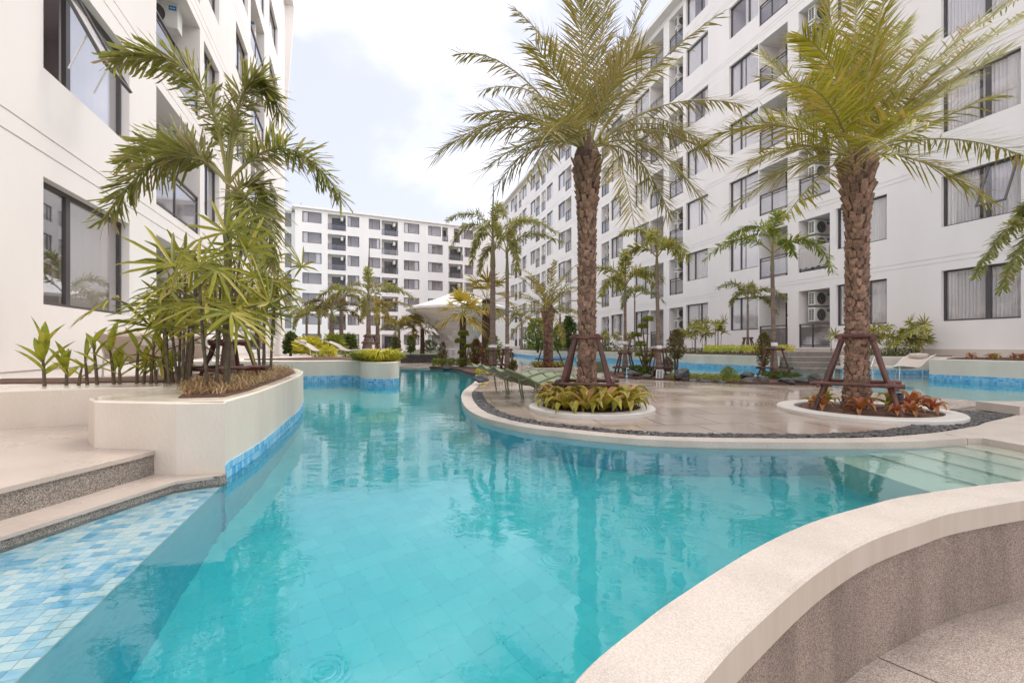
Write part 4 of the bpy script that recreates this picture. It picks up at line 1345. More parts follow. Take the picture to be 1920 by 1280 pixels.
def stake_frame(label, cx, cy, zt, rt, zb, rb, n=4, az0=.6, rad=.035, zlow=None, group='wooden stake frames propping palms', sk=None):
    t = thing('stake_frame', label, 'stake frame', (cx, cy, zb), 0, group)
    rnd = sr(int(abs(cx*97+cy*31))+5)
    P = lambda az, r, z: Vector((cx+r*math.cos(az), cy+r*math.sin(az), z))
    def log(a, b, r):
        mb = MB(); k = 6
        j = lambda: Vector((rnd.uniform(-1,1), rnd.uniform(-1,1), rnd.uniform(-1,1)))*r*.25
        mb.tube([a.lerp(b, i/k)+(j() if 0 < i < k else V(0,0,0)) for i in range(k+1)], [r*rnd.uniform(.85, 1.12) for i in range(k+1)], 8)
        return mb
    for k in range(n):
        az = az0+2*PI*k/n
        a = P(az, rb, zb-.05); b = P(az, rt+rad, zt+.03)
        sub(log(a, b, rad), 'pole', M['bark'], t)
    for zz, f in ((zt-.01, 1.0), ((zlow if zlow is not None else zb+.3*(zt-zb)), None)):
        r_ = rt+rad if f else rt+rad+(rb-rt)*(1-(zz-zb)/(zt-zb))
        for k in range(n):
            az, az2 = az0+2*PI*k/n, az0+2*PI*(k+1)/n
            a, b = P(az, r_+rad*1.6, zz+rad*.9*(k % 2)), P(az2, r_+rad*1.6, zz+rad*.9*(k % 2))
            d = (b-a)*(.16 if f else .10)
            sub(log(a-d, b+d, rad*.85), 'crossbar', M['bark'], t)
    return t

# --- date palms of the island
def boot_mesh(name='leaf_base'):
    mb = MB()    # tangential x, outward y, up z ; unit about 1 wide
    v = [(-.30,-.25,-.5),(.30,-.25,-.5),(.5,-.25,.0),(-.5,-.25,.0),(-.42,-.10,.5),(.42,-.10,.5),(-.40,.30,.46),(.40,.30,.46),(-.34,.16,.05),(.34,.16,.05),(0,.02,-.52)]
    f = [(0,10,1),(0,8,10),(10,9,1),(8,9,10),(8,6,7,9),(6,4,5,7),(0,3,8),(3,4,6,8),(1,9,2),(2,9,7,5),(0,1,2,3),(3,2,5,4)]
    mb.add(v, f)
    return mb.mesh(name, M['boot'])
BOOT = boot_mesh()
def date_palm(label, x, y, zb, zt, r, fronds, leafm, seed, ln, hero=True, frond_kw={}):
    rnd = sr(seed)
    t = thing('date_palm', label, 'palm tree', (x, y, zb))
    mb = MB()
    k = 16
    hs = [i/k for i in range(k+1)]
    lean = rnd.uniform(-.02, .02)
    rads = [r*(1.30-1.8*h if h < .16 else (1.0 if h < .74 else 1.0+(h-.74)*2.0)) for h in hs]
    rads[0] = r*1.40
    mb.tube([(x+lean*h, y, zb-.05+(zt-zb+.05)*h) for h in hs], [q*.90 for q in rads], 18)
    mb.lathe([(rads[-1]*.9, zt-zb), (rads[-1]*.55, zt-zb+.16), (.03, zt-zb+.30)], 12, (x+lean, y, zb))
    sub(mb, 'trunk', M['date_trunk'], t)
    rest = MB()
    hgt = zt-zb
    pos_h = []; hcur = .03
    while hcur < .985:
        st = (.066+.075*max(0, (hcur-.70)/.30)) if hero else .10
        st = st*rnd.uniform(.85, 1.15)
        pos_h.append((hcur, st)); hcur += st*.86/hgt
    single = 0
    for j, (h, st) in list(enumerate(pos_h))[::-1]:
        i0 = min(int(h*k), k-1); rr0 = rads[i0]+(rads[i0+1]-rads[i0])*(h*k-i0)
        crown = max(0, (h-.72)/.28)
        per = 11 if hero else 9
        for q in range(per):
            az = 2*PI*(q+(j % 2)*.5)/per+rnd.uniform(-.12, .12)
            w = 2*PI*rr0/per*rnd.uniform(.70, 1.06)
            hh = st*rnd.uniform(1.0, 1.5)*(1+crown*.5)
            dp = r*(.24+.34*crown)*rnd.uniform(.5, 1.5)
            pos = Vector((lean*h+math.cos(az)*rr0*.93, math.sin(az)*rr0*.93, hgt*h+rnd.uniform(-.025, .025)))
            tilt = -.10-.25*crown+rnd.uniform(-.16, .12)
            if hero and single < 300:
                single += 1
                o = inst('leaf_base', BOOT, t, pos, (tilt, rnd.uniform(-.16, .16), az-PI/2), (w, dp, hh))
            else:
                Mq = Matrix.Translation(pos+Vector(t.location)) @ Matrix.Rotation(az-PI/2, 4, 'Z') @ Matrix.Rotation(tilt, 4, 'X') @ Matrix.Rotation(rnd.uniform(-.16, .16), 4, 'Y') @ Matrix.Diagonal((w, dp, hh, 1))
                rest.add([Mq @ v.co for v in BOOT.vertices], [tuple(p.vertices) for p in BOOT.polygons])
    if rest.v:
        o = sub(rest, 'leaf_base', M['boot_i'], t); o['kind'] = 'stuff'
    for a, b, c in fronds:
        fm_ = phoenix_frond(a, b, c, rnd, ln=ln, **frond_kw)
        sub(fm_, 'frond', [leafm, M['rachis']], t)
    return t
def px_fronds(base, Y, lst):
    out = []
    for cx_, cy_, tx, ty, dY in lst:
        a = D(base[0]+max(-16, min(16, (cx_-base[0])*.15)), base[1], Y+max(-.1, min(.1, dY*.1)))
        out.append((a, D(cx_, cy_, Y+dY*.5), D(tx, ty, Y+dY)))
    return out
YA = 5.74
xa, za = (1100-960)/F*YA, .1
frA = px_fronds((1101, 276), YA, [
 (975,165,818,290,-.5),(965,85,862,102,.4),(1020,135,908,168,1.0),(1065,95,966,18,.2),(1020,225,912,316,-.7),(1055,215,985,340,-1.0),(1095,110,1104,-55,.2),(1118,110,1142,-40,.8),
 (1135,160,1235,-50,.3),(1185,140,1345,30,-.3),(1235,160,1388,196,.3),(1215,225,1314,372,-.5),(1200,175,1295,255,1.1),(1160,240,1186,404,-.9),(1030,180,935,235,1.6),
 (1060,200,1020,260,-1.7),(1075,110,1030,75,1.8),(1130,120,1190,70,1.9),(1040,170,985,200,2.0),(1165,165,1260,120,1.7),
 (1060,150,1005,90,-.9),(1140,130,1205,95,-.8),(1000,190,885,215,.2),(985,210,868,262,.7),(1210,200,1350,300,.2),(1005,235,935,345,.3),(1195,250,1255,400,.4),(1195,190,1330,270,.9),(1090,60,1088,-20,-.7)])
date_palm('tall olive-green date palm on the deck ring beside the green loungers', xa, YA, za, E+(H-290)/F*YA, .116, frA, M['lf_dateA'], 5, .47, frond_kw=dict(n=76, w=.0165))
YB = 5.46
xb = (1606-960)/F*YB
frB = px_fronds((1605, 292), YB, [
 (1470,195,1330,262,.2),(1490,245,1400,314,-.3),(1510,270,1368,396,.3),(1555,300,1475,402,-.6),(1585,110,1505,68,-.4),(1535,165,1430,146,.7),(1520,175,1428,104,1.2),(1580,120,1545,-15,.5),
 (1604,150,1605,-30,.9),(1622,140,1668,-40,.2),(1660,150,1742,72,.9),(1680,140,1915,-5,.1),(1730,135,1930,25,.7),(1725,185,1888,95,.2),(1715,240,1868,178,-.7),(1760,225,1940,300,.1),(1720,275,1852,374,-.6),
 (1560,165,1500,160,-1.2),(1625,230,1680,290,-1.6),(1640,120,1700,40,1.8),(1560,130,1490,70,1.9),(1600,100,1640,20,1.6),(1520,210,1440,220,1.6),
 (1690,190,1800,160,1.4),(1655,200,1745,230,-1.2)])
date_palm('tall yellow-green date palm on the deck ring with red bromeliads', xb, YB, za, E+(H-305)/F*YB, .122, frB, M['lf_dateB'], 6, .45, frond_kw=dict(n=70, w=.019))
YC = 16.1
xc = (1028-960)/F*YC
rC = sr(44)
frC = []
for i in range(24):
    az = i*2.4; el = R_(80-95*(i/24)**1.0)
    a = Vector((xc, YC, 2.15)); b = a+dirv(az, el)*1.25; frC.append((a, b, b+dirv(az, el-R_(55))*1.0))
date_palm('short golden date palm further back behind the tall olive one', xc, YC, .1, 2.2, .17, frC, M['lf_dateC'], 7, .30, hero=False, frond_kw=dict(n=30, w=.026))

def kerb_ring(label, cx, cy, Ro, Ri, z0=.1, z1=.15):
    t = thing('planting_ring', label, 'planting ring', (cx, cy, z0), 0, 'round kerbs of the island palms')
    k = MB(); k.lathe([(Ro+.004, -.05),(Ro+.004, z1-z0-.012),(Ro-.010, z1-z0),(Ri+.008, z1-z0),(Ri, z1-z0-.01),(Ri, -.05)], 64, (cx, cy, z0))
    sub(k, 'kerb', M['kerb'], t)
    s = MB()
    rnd = sr(4)
    prof = [(0.01, .06),(Ri*.5, .045),(Ri*.85, .03),(Ri+.003, .012)]
    s.lathe(prof, 40, (cx, cy, z0))
    s.v = [Vector(v)+Vector((0,0,rnd.uniform(-.012,.018))) for v in s.v]
    sub(s, 'soil', M['soil'], t)
    return t
kerb_ring('white kerb ring round the olive date palm, full of yellow bromeliads', .99, 5.72, .775, .60)
kerb_ring('white kerb ring round the yellow-green date palm, with red bromeliads', 4.22, 5.46, .90, .71)
kerb_ring('small pale kerb ring round the short golden date palm', xc, YC, .72, .60)
stake_frame('red-brown stake frame around the tall olive date palm', xa, YA, 1.01, .145, .12, .54, 4, .55, .026, .44)
stake_frame('red-brown stake frame around the yellow-green date palm', xb, YB, 1.0, .15, .12, .58, 4, -1.45, .028, .43)
stake_frame('thin stake frame around the short golden date palm', xc, YC, 1.02, .20, .12, .62, 3, .2, .022, .42)

# --- foxtail palms
def foxtail(label, x, y, zb, zt, r, seed, nf=8, L_=1.7, leafm='lf_fox', spear=.9, base=1.7, fr=None, n=30, w=.034, ln=.25, drop=98, shaft=.55, tm='fox_trunk', lean=0.0, group=None):
    rnd = sr(seed)
    if fr is None: nf = max(5, nf-2); L_ *= 1.22
    t = thing('foxtail_palm', label, 'palm tree', (x, y, zb), 0, group)
    mb = MB(); k = 14
    pts = []; rads = []
    zs_ = zt-shaft
    for i in range(k+1):
        h = i/k
        pts.append((x+lean*h, y, zb-.05+(zs_-zb+.05)*h))
        rads.append(r*(base-(base-1)*min(1, h*3.2))*(1-.18*h)*(1+.03*(i % 2)))
    mb.tube(pts, rads, 12)
    sub(mb, 'trunk', M[tm], t)
    cs = MB(); cs.tube([(x+lean, y, zs_-.01),(x+lean, y, zs_+.08),(x+lean, y, zs_+shaft*.6),(x+lean, y, zt+.05)], [r*.80, r*1.0, r*.72, r*.35], 10)
    sub(cs, 'crownshaft', M['shaft'], t)
    top = Vector((x+lean, y, zt))
    if spear:
        sp = MB(); sp.tube([top-V(0,0,.1), top+V(.0,0,spear*.5), top+V(.03,0,spear)], [.038, .034, .010] if spear > 1.2 else [.02, .016, .004], 6); sub(sp, 'spear_leaf', M['stem'] if spear > 1.2 else M['shaft'], t)
    if fr is None:
        fr = []
        for i in range(nf):
            az = i*2.4+seed*.7+rnd.uniform(-.3, .3); el = R_(80-44*(i/nf)+rnd.uniform(-8, 8))
            a = top+V(0,0,-.10*(i/nf)); l = L_*rnd.uniform(.85, 1.1)
            b = a+dirv(az, el)*l*.56; c = b+dirv(az, el-R_(drop+rnd.uniform(-12, 22)))*l*.66
            fr.append((a, b, c))
    for a, b, c in fr:
        sub(fox_frond(a, b, c, rnd, n=n, ln=ln, w=w), 'frond', [M[leafm], M['rachis']], t)
    return t
YL = 4.66
tx = (427-960)/F*YL
frL = []
for cx_, cy_, tx_, ty_, dY in [(395,55,216,112,-.3),(450,40,530,220,.2),(325,205,196,412,-.3),(335,205,236,305,.5),(535,200,640,372,-.1),(512,275,512,505,.2),(450,190,420,250,1.0),(480,330,470,470,-.5)]:
    yb = 345 if cy_ < 240 else 372
    frL.append((D(427, yb, YL), D(cx_, cy_, YL+dY*.5), D(tx_, ty_, YL+dY)))
foxtail('tall foxtail palm with feathery arching fronds growing in the left planter', tx, YL, .55, E+(H-345)/F*YL, .044, 3, fr=frL, n=60, w=.023, ln=.31, spear=.55, base=2.1, shaft=.62)
stake_frame('dark red stake frame propping the foxtail palm in the left planter', tx+.03, YL, .93, .10, .56, .30, 4, .3, .024, .66)
def fox_px(label, px, py, pyt, Y, seed, **k):
    zb = E+(H-py)/F*Y; zt = E+(H-pyt)/F*Y
    x = (px-960)/F*Y
    return foxtail(label, x, Y, zb, zt, k.pop('r', .10), seed, **k), x, zb, zt
SPEC = [
 ('left one of two foxtail palms standing together behind the green loungers', 924, 694, 445, 14.5, 4, dict(r=.095, L_=2.0, spear=1.7, nf=8, base=1.35, shaft=1.0)),
 ('right one of two foxtail palms standing together behind the green loungers', 951, 693, 472, 14.3, 8, dict(r=.065, L_=2.0, spear=.0, nf=8, base=1.5, shaft=.8)),
 ('slim foxtail palm with a white wrap and stake frame beside a small white panel', 1236, 707, 478, 11.5, 12, dict(r=.052, L_=1.4, spear=.9, nf=7, base=2.1, shaft=.45, leafm='lf_foxb', lean=-.06)),
 ('foxtail palm left of the blue pipe with hanging bright fronds', 1172, 694, 535, 12.6, 15, dict(r=.048, L_=1.4, spear=.4, nf=8, base=2.1, shaft=.4, leafm='lf_foxb')),
 ('yellow-green foxtail palm growing out of the black rocks left of the stairs', 1452, 705, 470, 10.9, 21, dict(r=.050, L_=1.5, spear=.0, nf=7, base=2.2, shaft=.5, leafm='lf_lime', lean=-.05)),
]
for lab, px, py, pyt, Y, sd, k in SPEC:
    o, x, zb, zt = fox_px(lab, px, py, pyt, Y, sd, **k)
    wr_ = MB(); rr2 = k['r']
    wr_.lathe([(rr2*1.35, .72),(rr2*1.46, .73),(rr2*1.40, .80),(rr2*1.3, .805)], 12, (x, Y, zb)); sub(wr_, 'trunk_wrap', M['towel'], o)
stake_frame('stake frame shared by the left foxtail palm behind the loungers', (924-960)/F*14.5, 14.5, .75, .15, .11, .32, 4, .2, .022, .3)
stake_frame('stake frame around the right foxtail palm behind the loungers', (951-960)/F*14.3, 14.3, .78, .13, .11, .30, 4, .7, .022, .3)
stake_frame('stake frame with a white wrap behind the small white panel', (1236-960)/F*11.5, 11.5, .80, .13, .12, .36, 4, .75, .022, .36)
stake_frame('low dark stake frame by the blue pipe', (1172-960)/F*12.6, 12.6, .70, .13, .12, .36, 4, .35, .024, .3)
stake_frame('stake frame standing among the black rocks', (1452-960)/F*10.9, 10.9, .82, .12, .12, .38, 4, .9, .023, .36)
# palms of the right bank
BANK = [
 ('thin foxtail palm on the right bank propped by a small stake frame', 1190, 658, 556, 22.5, 31, dict(r=.04, L_=1.4, nf=8, spear=.5, shaft=.4)),
 ('dark foxtail palm against the right building beside its curtained window', 1402, 655, 562, 17.8, 37, dict(r=.045, L_=1.45, nf=8, spear=.8, shaft=.35)),
 ('small dark palm on the far right bank in front of the ground-floor windows', 978, 655, 600, 40, 41, dict(r=.10, L_=1.9, nf=8, spear=.6, shaft=.4)),
 ('slender palm on the right bank left of the olive date palm trunk', 1050, 655, 590, 33, 43, dict(r=.09, L_=1.3, nf=6, spear=.5, shaft=.4)),
]
for lab, px, py, pyt, Y, sd, k in BANK: fox_px(lab, px, py, pyt, Y, sd, **k)
stake_frame('small dark stake frame against the right building wall', (1402-960)/F*17.8, 17.8, 1.2, .12, .57, .36, 4, .5, .026, .72)
stake_frame('thin stake frame on the right bank', (1190-960)/F*22.5, 22.5, 1.55, .09, .57, .5, 4, .5, .03, .9)
# palm leaning in from the right edge
YR = 9.0
frR = [(D(1948,430,YR), D(1900,360,YR), D(1828,520,YR-.2)), (D(1948,430,YR), D(1920,400,YR-.3), D(1878,545,YR-.5)), (D(1948,430,YR), D(1985,330,YR), D(2070,480,YR)), (D(1948,430,YR), D(1960,300,YR+.4), D(2010,330,YR+.8)),
       (D(1948,430,YR), D(1935,330,YR+.5), D(1905,420,YR+1)), (D(1948,430,YR), D(1990,430,YR-.3), D(2010,570,YR-.5))]
foxtail('foxtail palm at the right edge of which only drooping frond tips show', (1948-960)/F*YR+.9, YR+.2, .57, E+(H-430)/F*YR, .08, 51, fr=[(a+V(.45,.1,0), b+V(.1,0,0), c) for a, b, c in frR], n=50, w=.032, ln=.24, spear=0, lean=-.45)
# left court palms
LEFT = [
 ('foxtail palm with bare tall spear and brown hanging fronds behind the yellow clump', 691, 655, 565, 16.2, 61, dict(r=.09, L_=1.7, nf=7, spear=2.0, shaft=.4, drop=95, leafm='lf_fox')),
 ('foxtail palm with a dark round crown in the left court', 640, 655, 560, 21, 63, dict(r=.10, L_=1.5, nf=8, spear=.6, shaft=.5)),
 ('foxtail palm with a grey trunk left of the round-crowned one', 622, 655, 585, 19, 65, dict(r=.11, L_=1.4, nf=8, spear=.3, shaft=.4, leafm='lf_rust')),
 ('bushy palm furthest left in the court behind the terrace lounger', 575, 655, 590, 24, 67, dict(r=.07, L_=1.6, nf=9, spear=.4, shaft=.4)),
 ('slim palm between the two left court palms', 598, 655, 595, 22, 69, dict(r=.07, L_=1.4, nf=8, spear=.4, shaft=.4)),
 ('yellowish palm behind the brown-fronded foxtail palm', 708, 655, 590, 21, 71, dict(r=.10, L_=1.7, nf=9, spear=.5, shaft=.4, leafm='lf_dateC')),
 ('low golden palm near the red extinguisher', 748, 655, 615, 26, 73, dict(r=.09, L_=1.4, nf=9, spear=.3, shaft=.3, leafm='lf_dateC')),
 ('golden palm right of the low golden one', 775, 655, 612, 28, 75, dict(r=.10, L_=1.6, nf=9, spear=.3, shaft=.3, leafm='lf_dateB')),
]
for lab, px, py, pyt, Y, sd, k in LEFT:
    fox_px(lab, px, py, pyt, Y, sd, **k)
stake_frame('dark stake frame behind the yellow grass clump', (691-960)/F*16.2, 16.2, 1.25, .12, .45, .5, 3, .4, .035, 1.0)

# --- golden fan palms before the pavilion
def fan_leaf(mb, p, d, nrm, rad, n, rnd, w=.05, spread=150, droop=.25, mi=0, fn=leaflet):
    s = d.cross(nrm).normalized()
    for i in range(n):
        q = R_(-spread/2+spread*i/(n-1)+rnd.uniform(-4, 4))
        dd = (d*math.cos(q)+s*math.sin(q)+nrm*rnd.uniform(-.10, .12)).normalized()
        l = rad*(1-.25*abs(q)/R_(spread/2+1))*rnd.uniform(.85, 1.1)
        fn(mb, p, dd, nrm, l, w, droop*rnd.uniform(.5, 1.5), mi)
def fan_palm(label, x, y, zb, zt, r, seed, nf, rad, leafm, pet=.5, n=14, w=.07):
    rnd = sr(seed)
    t = thing('fan_palm', label, 'palm tree', (x, y, zb))
    mb = MB(); mb.tube([(x, y, zb-.05),(x, y, zb+(zt-zb)*.3),(x, y, zt)], [r*1.2, r, r*.9], 10); sub(mb, 'trunk', M['date_trunk'], t)
    for i in range(nf):
        az = i*2.4+seed; el = R_(75-105*(i/nf))
        a = Vector((x, y, zt)); d = dirv(az, el); p = a+d*pet*rnd.uniform(.8, 1.2)
        f = MB(); f.tube([a, p], [.012, .008], 4, mi=1)
        fan_leaf(f, p, (d+V(0,0,-.25)).normalized(), (dirv(az, el+PI/2)).normalized(), rad, n, rnd, w=w, droop=.3)
        sub(f, 'frond', [M[leafm], M['rachis']], t)
fan_palm('golden fan palm with a dark trunk right in front of the white pavilion', (868-960)/F*17, 17, .1, 2.05, .13, 2, 13, .85, 'lf_fan', .55)
fan_palm('golden fan palm partly behind the twin foxtail palms', (912-960)/F*18.5, 18.5, .1, 2.75, .20, 5, 15, .9, 'lf_dateC', .7)
fan_palm('golden fan palm low beside the pavilion edge', (792-960)/F*27, 27, .1, 1.9, .13, 9, 14, 1.0, 'lf_dateC', .7)

# --- lady palms (clumps of thin canes with fan leaves)
def lady_palm(label, x, y, zb, h, R0, seed, ncane=5, nleaf=16, rad=.36, leafm='lf_rhapis', group=None, w=.034, low=.35, sp=.12, fn=leaflet, lobes=8, pets=(.18, .42), spread=205):
    rnd = sr(seed)
    t = thing('lady_palm', label, 'lady palm', (x, y, zb), 0, group)
    canes = []
    for k in range(ncane):
        az = 2*PI*k/ncane+rnd.uniform(-.5, .5); rr0 = sp*rnd.uniform(.2, 1)
        p0 = Vector((x+rr0*math.cos(az), y+rr0*math.sin(az), zb-.03))
        hh = h*rnd.uniform(.62, 1.0)
        p1 = p0+V(math.cos(az)*R0*.25*rnd.random(), math.sin(az)*R0*.25*rnd.random(), hh)
        c = MB(); c.tube([p0, p0.lerp(p1, .5)+V(rnd.uniform(-.02,.02), rnd.uniform(-.02,.02), 0), p1], [.012, .0105, .008], 6)
        sub(c, 'cane', M['cane'], t); canes.append((p0, p1))
    for i in range(nleaf):
        p0, p1 = canes[i % ncane]
        f = low+(1-low)*((i//ncane)+rnd.random())/(nleaf/ncane)
        a = p0.lerp(p1, min(f, 1))
        az = i*2.4+rnd.uniform(-.4, .4); el = R_(10+55*f*rnd.random()+(15 if f > .85 else 0))
        d = dirv(az, el); b = a+d*rnd.uniform(*pets)
        m = MB(); m.tube([a, a.lerp(b, .5)+V(0,0,.02), b], [.006, .005, .004], 4, mi=1)
        tl_ = R_(rnd.uniform(20, 85))
        ho = Vector((math.cos(az), math.sin(az), 0))
        nn = ho*math.sin(tl_)+UP*math.cos(tl_)
        dd = (ho*math.cos(tl_)-UP*math.sin(tl_)*rnd.choice((.7, -.5, -1))).normalized()
        dd = (dd-nn*dd.dot(nn)).normalized()
        fan_leaf(m, b, dd, nn.normalized(), rad*rnd.uniform(.8, 1.12), lobes, rnd, w=w, spread=spread, droop=rnd.uniform(-.05, .20), fn=fn)
        sub(m, 'leaf', [M[leafm], M['cane']], t)
    return t
lady_palm('tall lady palm clump nearest the pool corner of the left planter', -2.33, 3.60, .565, 1.15, .6, 101, 7, 19, .40, low=.45, w=.029, fn=leaflet_p, lobes=9)
lady_palm('lady palm clump at the back of the left planter near the window', -3.05, 4.20, .565, 1.28, .6, 102, 7, 17, .48, low=.45, w=.031, fn=leaflet_p, lobes=9)
lady_palm('lady palm clump in the left planter between foxtail palm and water tip', -3.02, 5.55, .565, 1.35, .5, 103, 8, 19, .46, low=.45, w=.031, fn=leaflet_p, lobes=9)
lady_palm('young lady palm low in the left planter behind the foxtail trunk', -3.35, 4.55, .565, .75, .4, 104, 4, 8, .34, fn=leaflet_p)
G_ = 'lady palms along the right bank'
for i, (px, Y, h, lab) in enumerate([(1302, 20.5, 1.35, 'lady palm on the right bank just right of the stacked air conditioners'), (1322, 20.0, 1.3, 'middle lady palm of three under the curtained window'), (1346, 19.3, 1.35, 'lady palm with spreading fronds at the left end of the yellow hedge'),
      (1278, 22, 1.1, 'lady palm half hidden behind the brown feathery shrub'), (1135, 31, 1.2, 'lady palm below the air conditioners right of the date palm trunk'), (1157, 30, 1.2, 'lady palm next to the air conditioners by the dark ground-floor door'), (1180, 28, 1.1, 'lady palm between two thin palm trunks on the right bank')]):
    lady_palm(lab, (px-960)/F*Y, Y, .56, h, .4, 110+i, 4, 12, .45, group=G_, low=.7, w=.06, lobes=7, pets=(.1, .3))
lady_palm('lush lady palm at the right end of the planter beside the stairs', (1716-960)/F*14.0, 14.0, .6, 1.0, .5, 121, 7, 24, .42, low=.4, w=.05)
lady_palm('smaller lady palm left of the lush one beside the stairs', (1672-960)/F*14.3, 14.3, .6, .8, .4, 122, 5, 14, .38, low=.5, w=.05)
lady_palm('lady palm half behind the yellow-green date palm trunk', (1632-960)/F*14.6, 14.6, .6, .95, .4, 123, 5, 14, .40, low=.55, w=.05)
lady_palm('lady palm leaf cluster between the stairs and the trunk', (1566-960)/F*15.4, 15.4, .71, .7, .4, 124, 2, 5, .42, low=.6, w=.05)

# --- shrubs
def shrub(name, label, cat, x, y, zb, rx, ry, h, n, leafm, seed, size=.05, stems=4, shape='round', group=None, z0=.12, aspect=2.0):
    rnd = sr(seed)
    t = thing(name, label, cat, (x, y, zb), 0, group)
    if stems:
        s = MB()
        for k in range(stems):
            az = 2*PI*k/stems+rnd.random()
            s.tube([(x+.03*math.cos(az), y+.03*math.sin(az), zb-.03),(x+rx*.2*math.cos(az), y+ry*.2*math.sin(az), zb+h*.4),(x+rx*.5*math.cos(az), y+ry*.5*math.sin(az), zb+h*.75)], [.02*h+.004, .014*h+.003, .004], 5)
        sub(s, 'stem', M['stem'], t)
    m = MB()
    for i in range(n):
        u = rnd.random(); az = rnd.uniform(0, 2*PI)
        if shape == 'cone': zf = rnd.random()**.8; rad = (1-zf)**.75*(.75+.25*math.sin(az*3+zf*9))
        elif shape == 'egg': zf = rnd.random(); rad = math.sin(PI*min(.98, zf*.88+.10))**.7*(.80+.2*math.sin(az*3+zf*11))
        elif shape == 'box': zf = rnd.random(); rad = 1.0
        else: zf = rnd.random(); rad = math.sqrt(max(.05, 1-(2*zf-.75)**2/1.7))*(.86+.14*math.sin(az*4+zf*7))
        rr0 = rad*(rnd.random()**.35)
        if shape == 'box': px_, py_ = rnd.uniform(-1, 1)*rx, rnd.uniform(-1, 1)*ry
        else: px_, py_ = rx*rr0*math.cos(az), ry*rr0*math.sin(az)
        p = Vector((x+px_, y+py_, zb+h*(z0+(1-z0)*zf)))
        d = Vector((px_/max(rx, .01)+rnd.gauss(0, .5), py_/max(ry, .01)+rnd.gauss(0, .5), rnd.uniform(-.2, .9))).normalized()
        nr = Vector((rnd.gauss(0,1), rnd.gauss(0,1), rnd.gauss(0,1)+.5)).normalized()
        leaflet(m, p, d, nr, size*rnd.uniform(.7, 1.35), size/aspect, .15)
    sub(m, 'foliage', M[leafm], t)
    return t
def spx(name, label, cat, px, py, Y, wpx, hpx, n, leafm, seed, **k):
    zb = E+(H-py)/F*Y; s = Y/F
    return shrub(name, label, cat, (px-960)*s, Y, zb, wpx*s/2, wpx*s/2*k.pop('dy', 1.0), hpx*s, n, leafm, seed, **k)
spx('feathery_shrub', 'brown-green feathery shrub beside the palm with the white panel', 'shrub', 1268, 694, 12.6, 38, 76, 1500, 'lf_rust', 201, size=.055, shape='egg', z0=.28)
spx('feathery_shrub', 'brown-green feathery shrub growing by the black rocks next to the yellow-green palm', 'shrub', 1432, 700, 11.6, 34, 76, 1500, 'lf_rust', 202, size=.05, shape='egg', z0=.2)
spx('round_shrub', 'small clipped round green shrub at the end of the flower strip', 'shrub', 1366, 714, 10.3, 30, 26, 1300, 'lf_lime', 203, size=.03)
spx('shrub', 'red-tipped bushy shrub left of the twin foxtail palms', 'shrub', 893, 688, 15.6, 30, 52, 1500, 'lf_red', 204, size=.07, shape='egg')
spx('shrub', 'tall pale yellow-green shrub wrapped around the twin foxtail trunks', 'shrub', 926, 690, 15.0, 34, 62, 1300, 'lf_lime', 205, size=.065, shape='egg')
spx('feathery_shrub', 'small conical feathery shrub left of the golden fan palm', 'shrub', 830, 688, 17.2, 20, 46, 900, 'lf_rust', 206, size=.06, shape='egg')
spx('hedge', 'low clipped green hedge in front of the golden fan palm', 'hedge', 850, 687, 16.6, 76, 15, 1800, 'lf_lime', 207, size=.06, shape='box', dy=.20, stems=0)
spx('hedge', 'yellow-green low hedge along the planter under the right building windows', 'hedge', 1404, 660, 16.2, 156, 13, 2600, 'lf_gold', 208, size=.06, shape='box', dy=.22, stems=0)
spx('shrub', 'big leafy green shrub on the right bank left of the golden date palm', 'shrub', 1008, 660, 27, 52, 62, 1500, 'lf_lime', 209, size=.16)
spx('shrub', 'dense tall green shrub on the right bank right of the golden date palm', 'shrub', 1066, 660, 26, 36, 66, 1300, 'lf_green', 210, size=.16, shape='egg')
spx('shrub', 'bamboo-like pale shrub behind the golden date palm trunk', 'shrub', 1046, 660, 25, 24, 50, 700, 'lf_lime', 211, size=.15, shape='egg')
spx('shrub', 'yellow-leaved croton mass at the left side of the court', 'shrub', 582, 668, 17.5, 64, 34, 1500, 'lf_gold', 212, size=.17, aspect=4, stems=3)
spx('shrub', 'dark green shrub against the far end of the left building', 'shrub', 545, 668, 19, 26, 44, 900, 'lf_green', 213, size=.12)
spx('shrub', 'green shrub between the two court palms on the left', 'shrub', 655, 668, 18.5, 30, 40, 700, 'lf_green', 214, size=.2, aspect=5)
spx('shrub', 'arching green cordyline beside the grey palm trunk', 'shrub', 626, 668, 17.8, 34, 38, 500, 'lf_lime', 215, size=.28, aspect=7)
spx('shrub', 'golden shrub low on the terrace edge', 'shrub', 616, 672, 14.8, 26, 22, 300, 'lf_gold', 216, size=.18, aspect=6)
spx('feathery_shrub', 'conical dark shrub beside the golden palms at the back', 'shrub', 770, 664, 25, 20, 34, 700, 'lf_green', 217, size=.10, shape='egg')
spx('shrub', 'dark green shrub by the red extinguisher', 'shrub', 742, 664, 26, 20, 30, 600, 'lf_green', 218, size=.12)
spx('shrub', 'small green shrub right of the back lawn kerb', 'shrub', 805, 660, 30, 34, 22, 700, 'lf_green', 219, size=.12)
spx('shrub', 'low green bush below the foxtail palm by the blue pipe', 'shrub', 1192, 700, 12.3, 46, 14, 900, 'lf_green', 220, size=.05, stems=0)
spx('shrub', 'green bush at the foot of the white panel', 'shrub', 1216, 708, 11.6, 30, 20, 800, 'lf_green', 221, size=.05, stems=0)
spx('shrub', 'rust-green bush right of the stake frame with the panel', 'shrub', 1252, 700, 12.0, 22, 30, 800, 'lf_rust', 222, size=.05, stems=0)
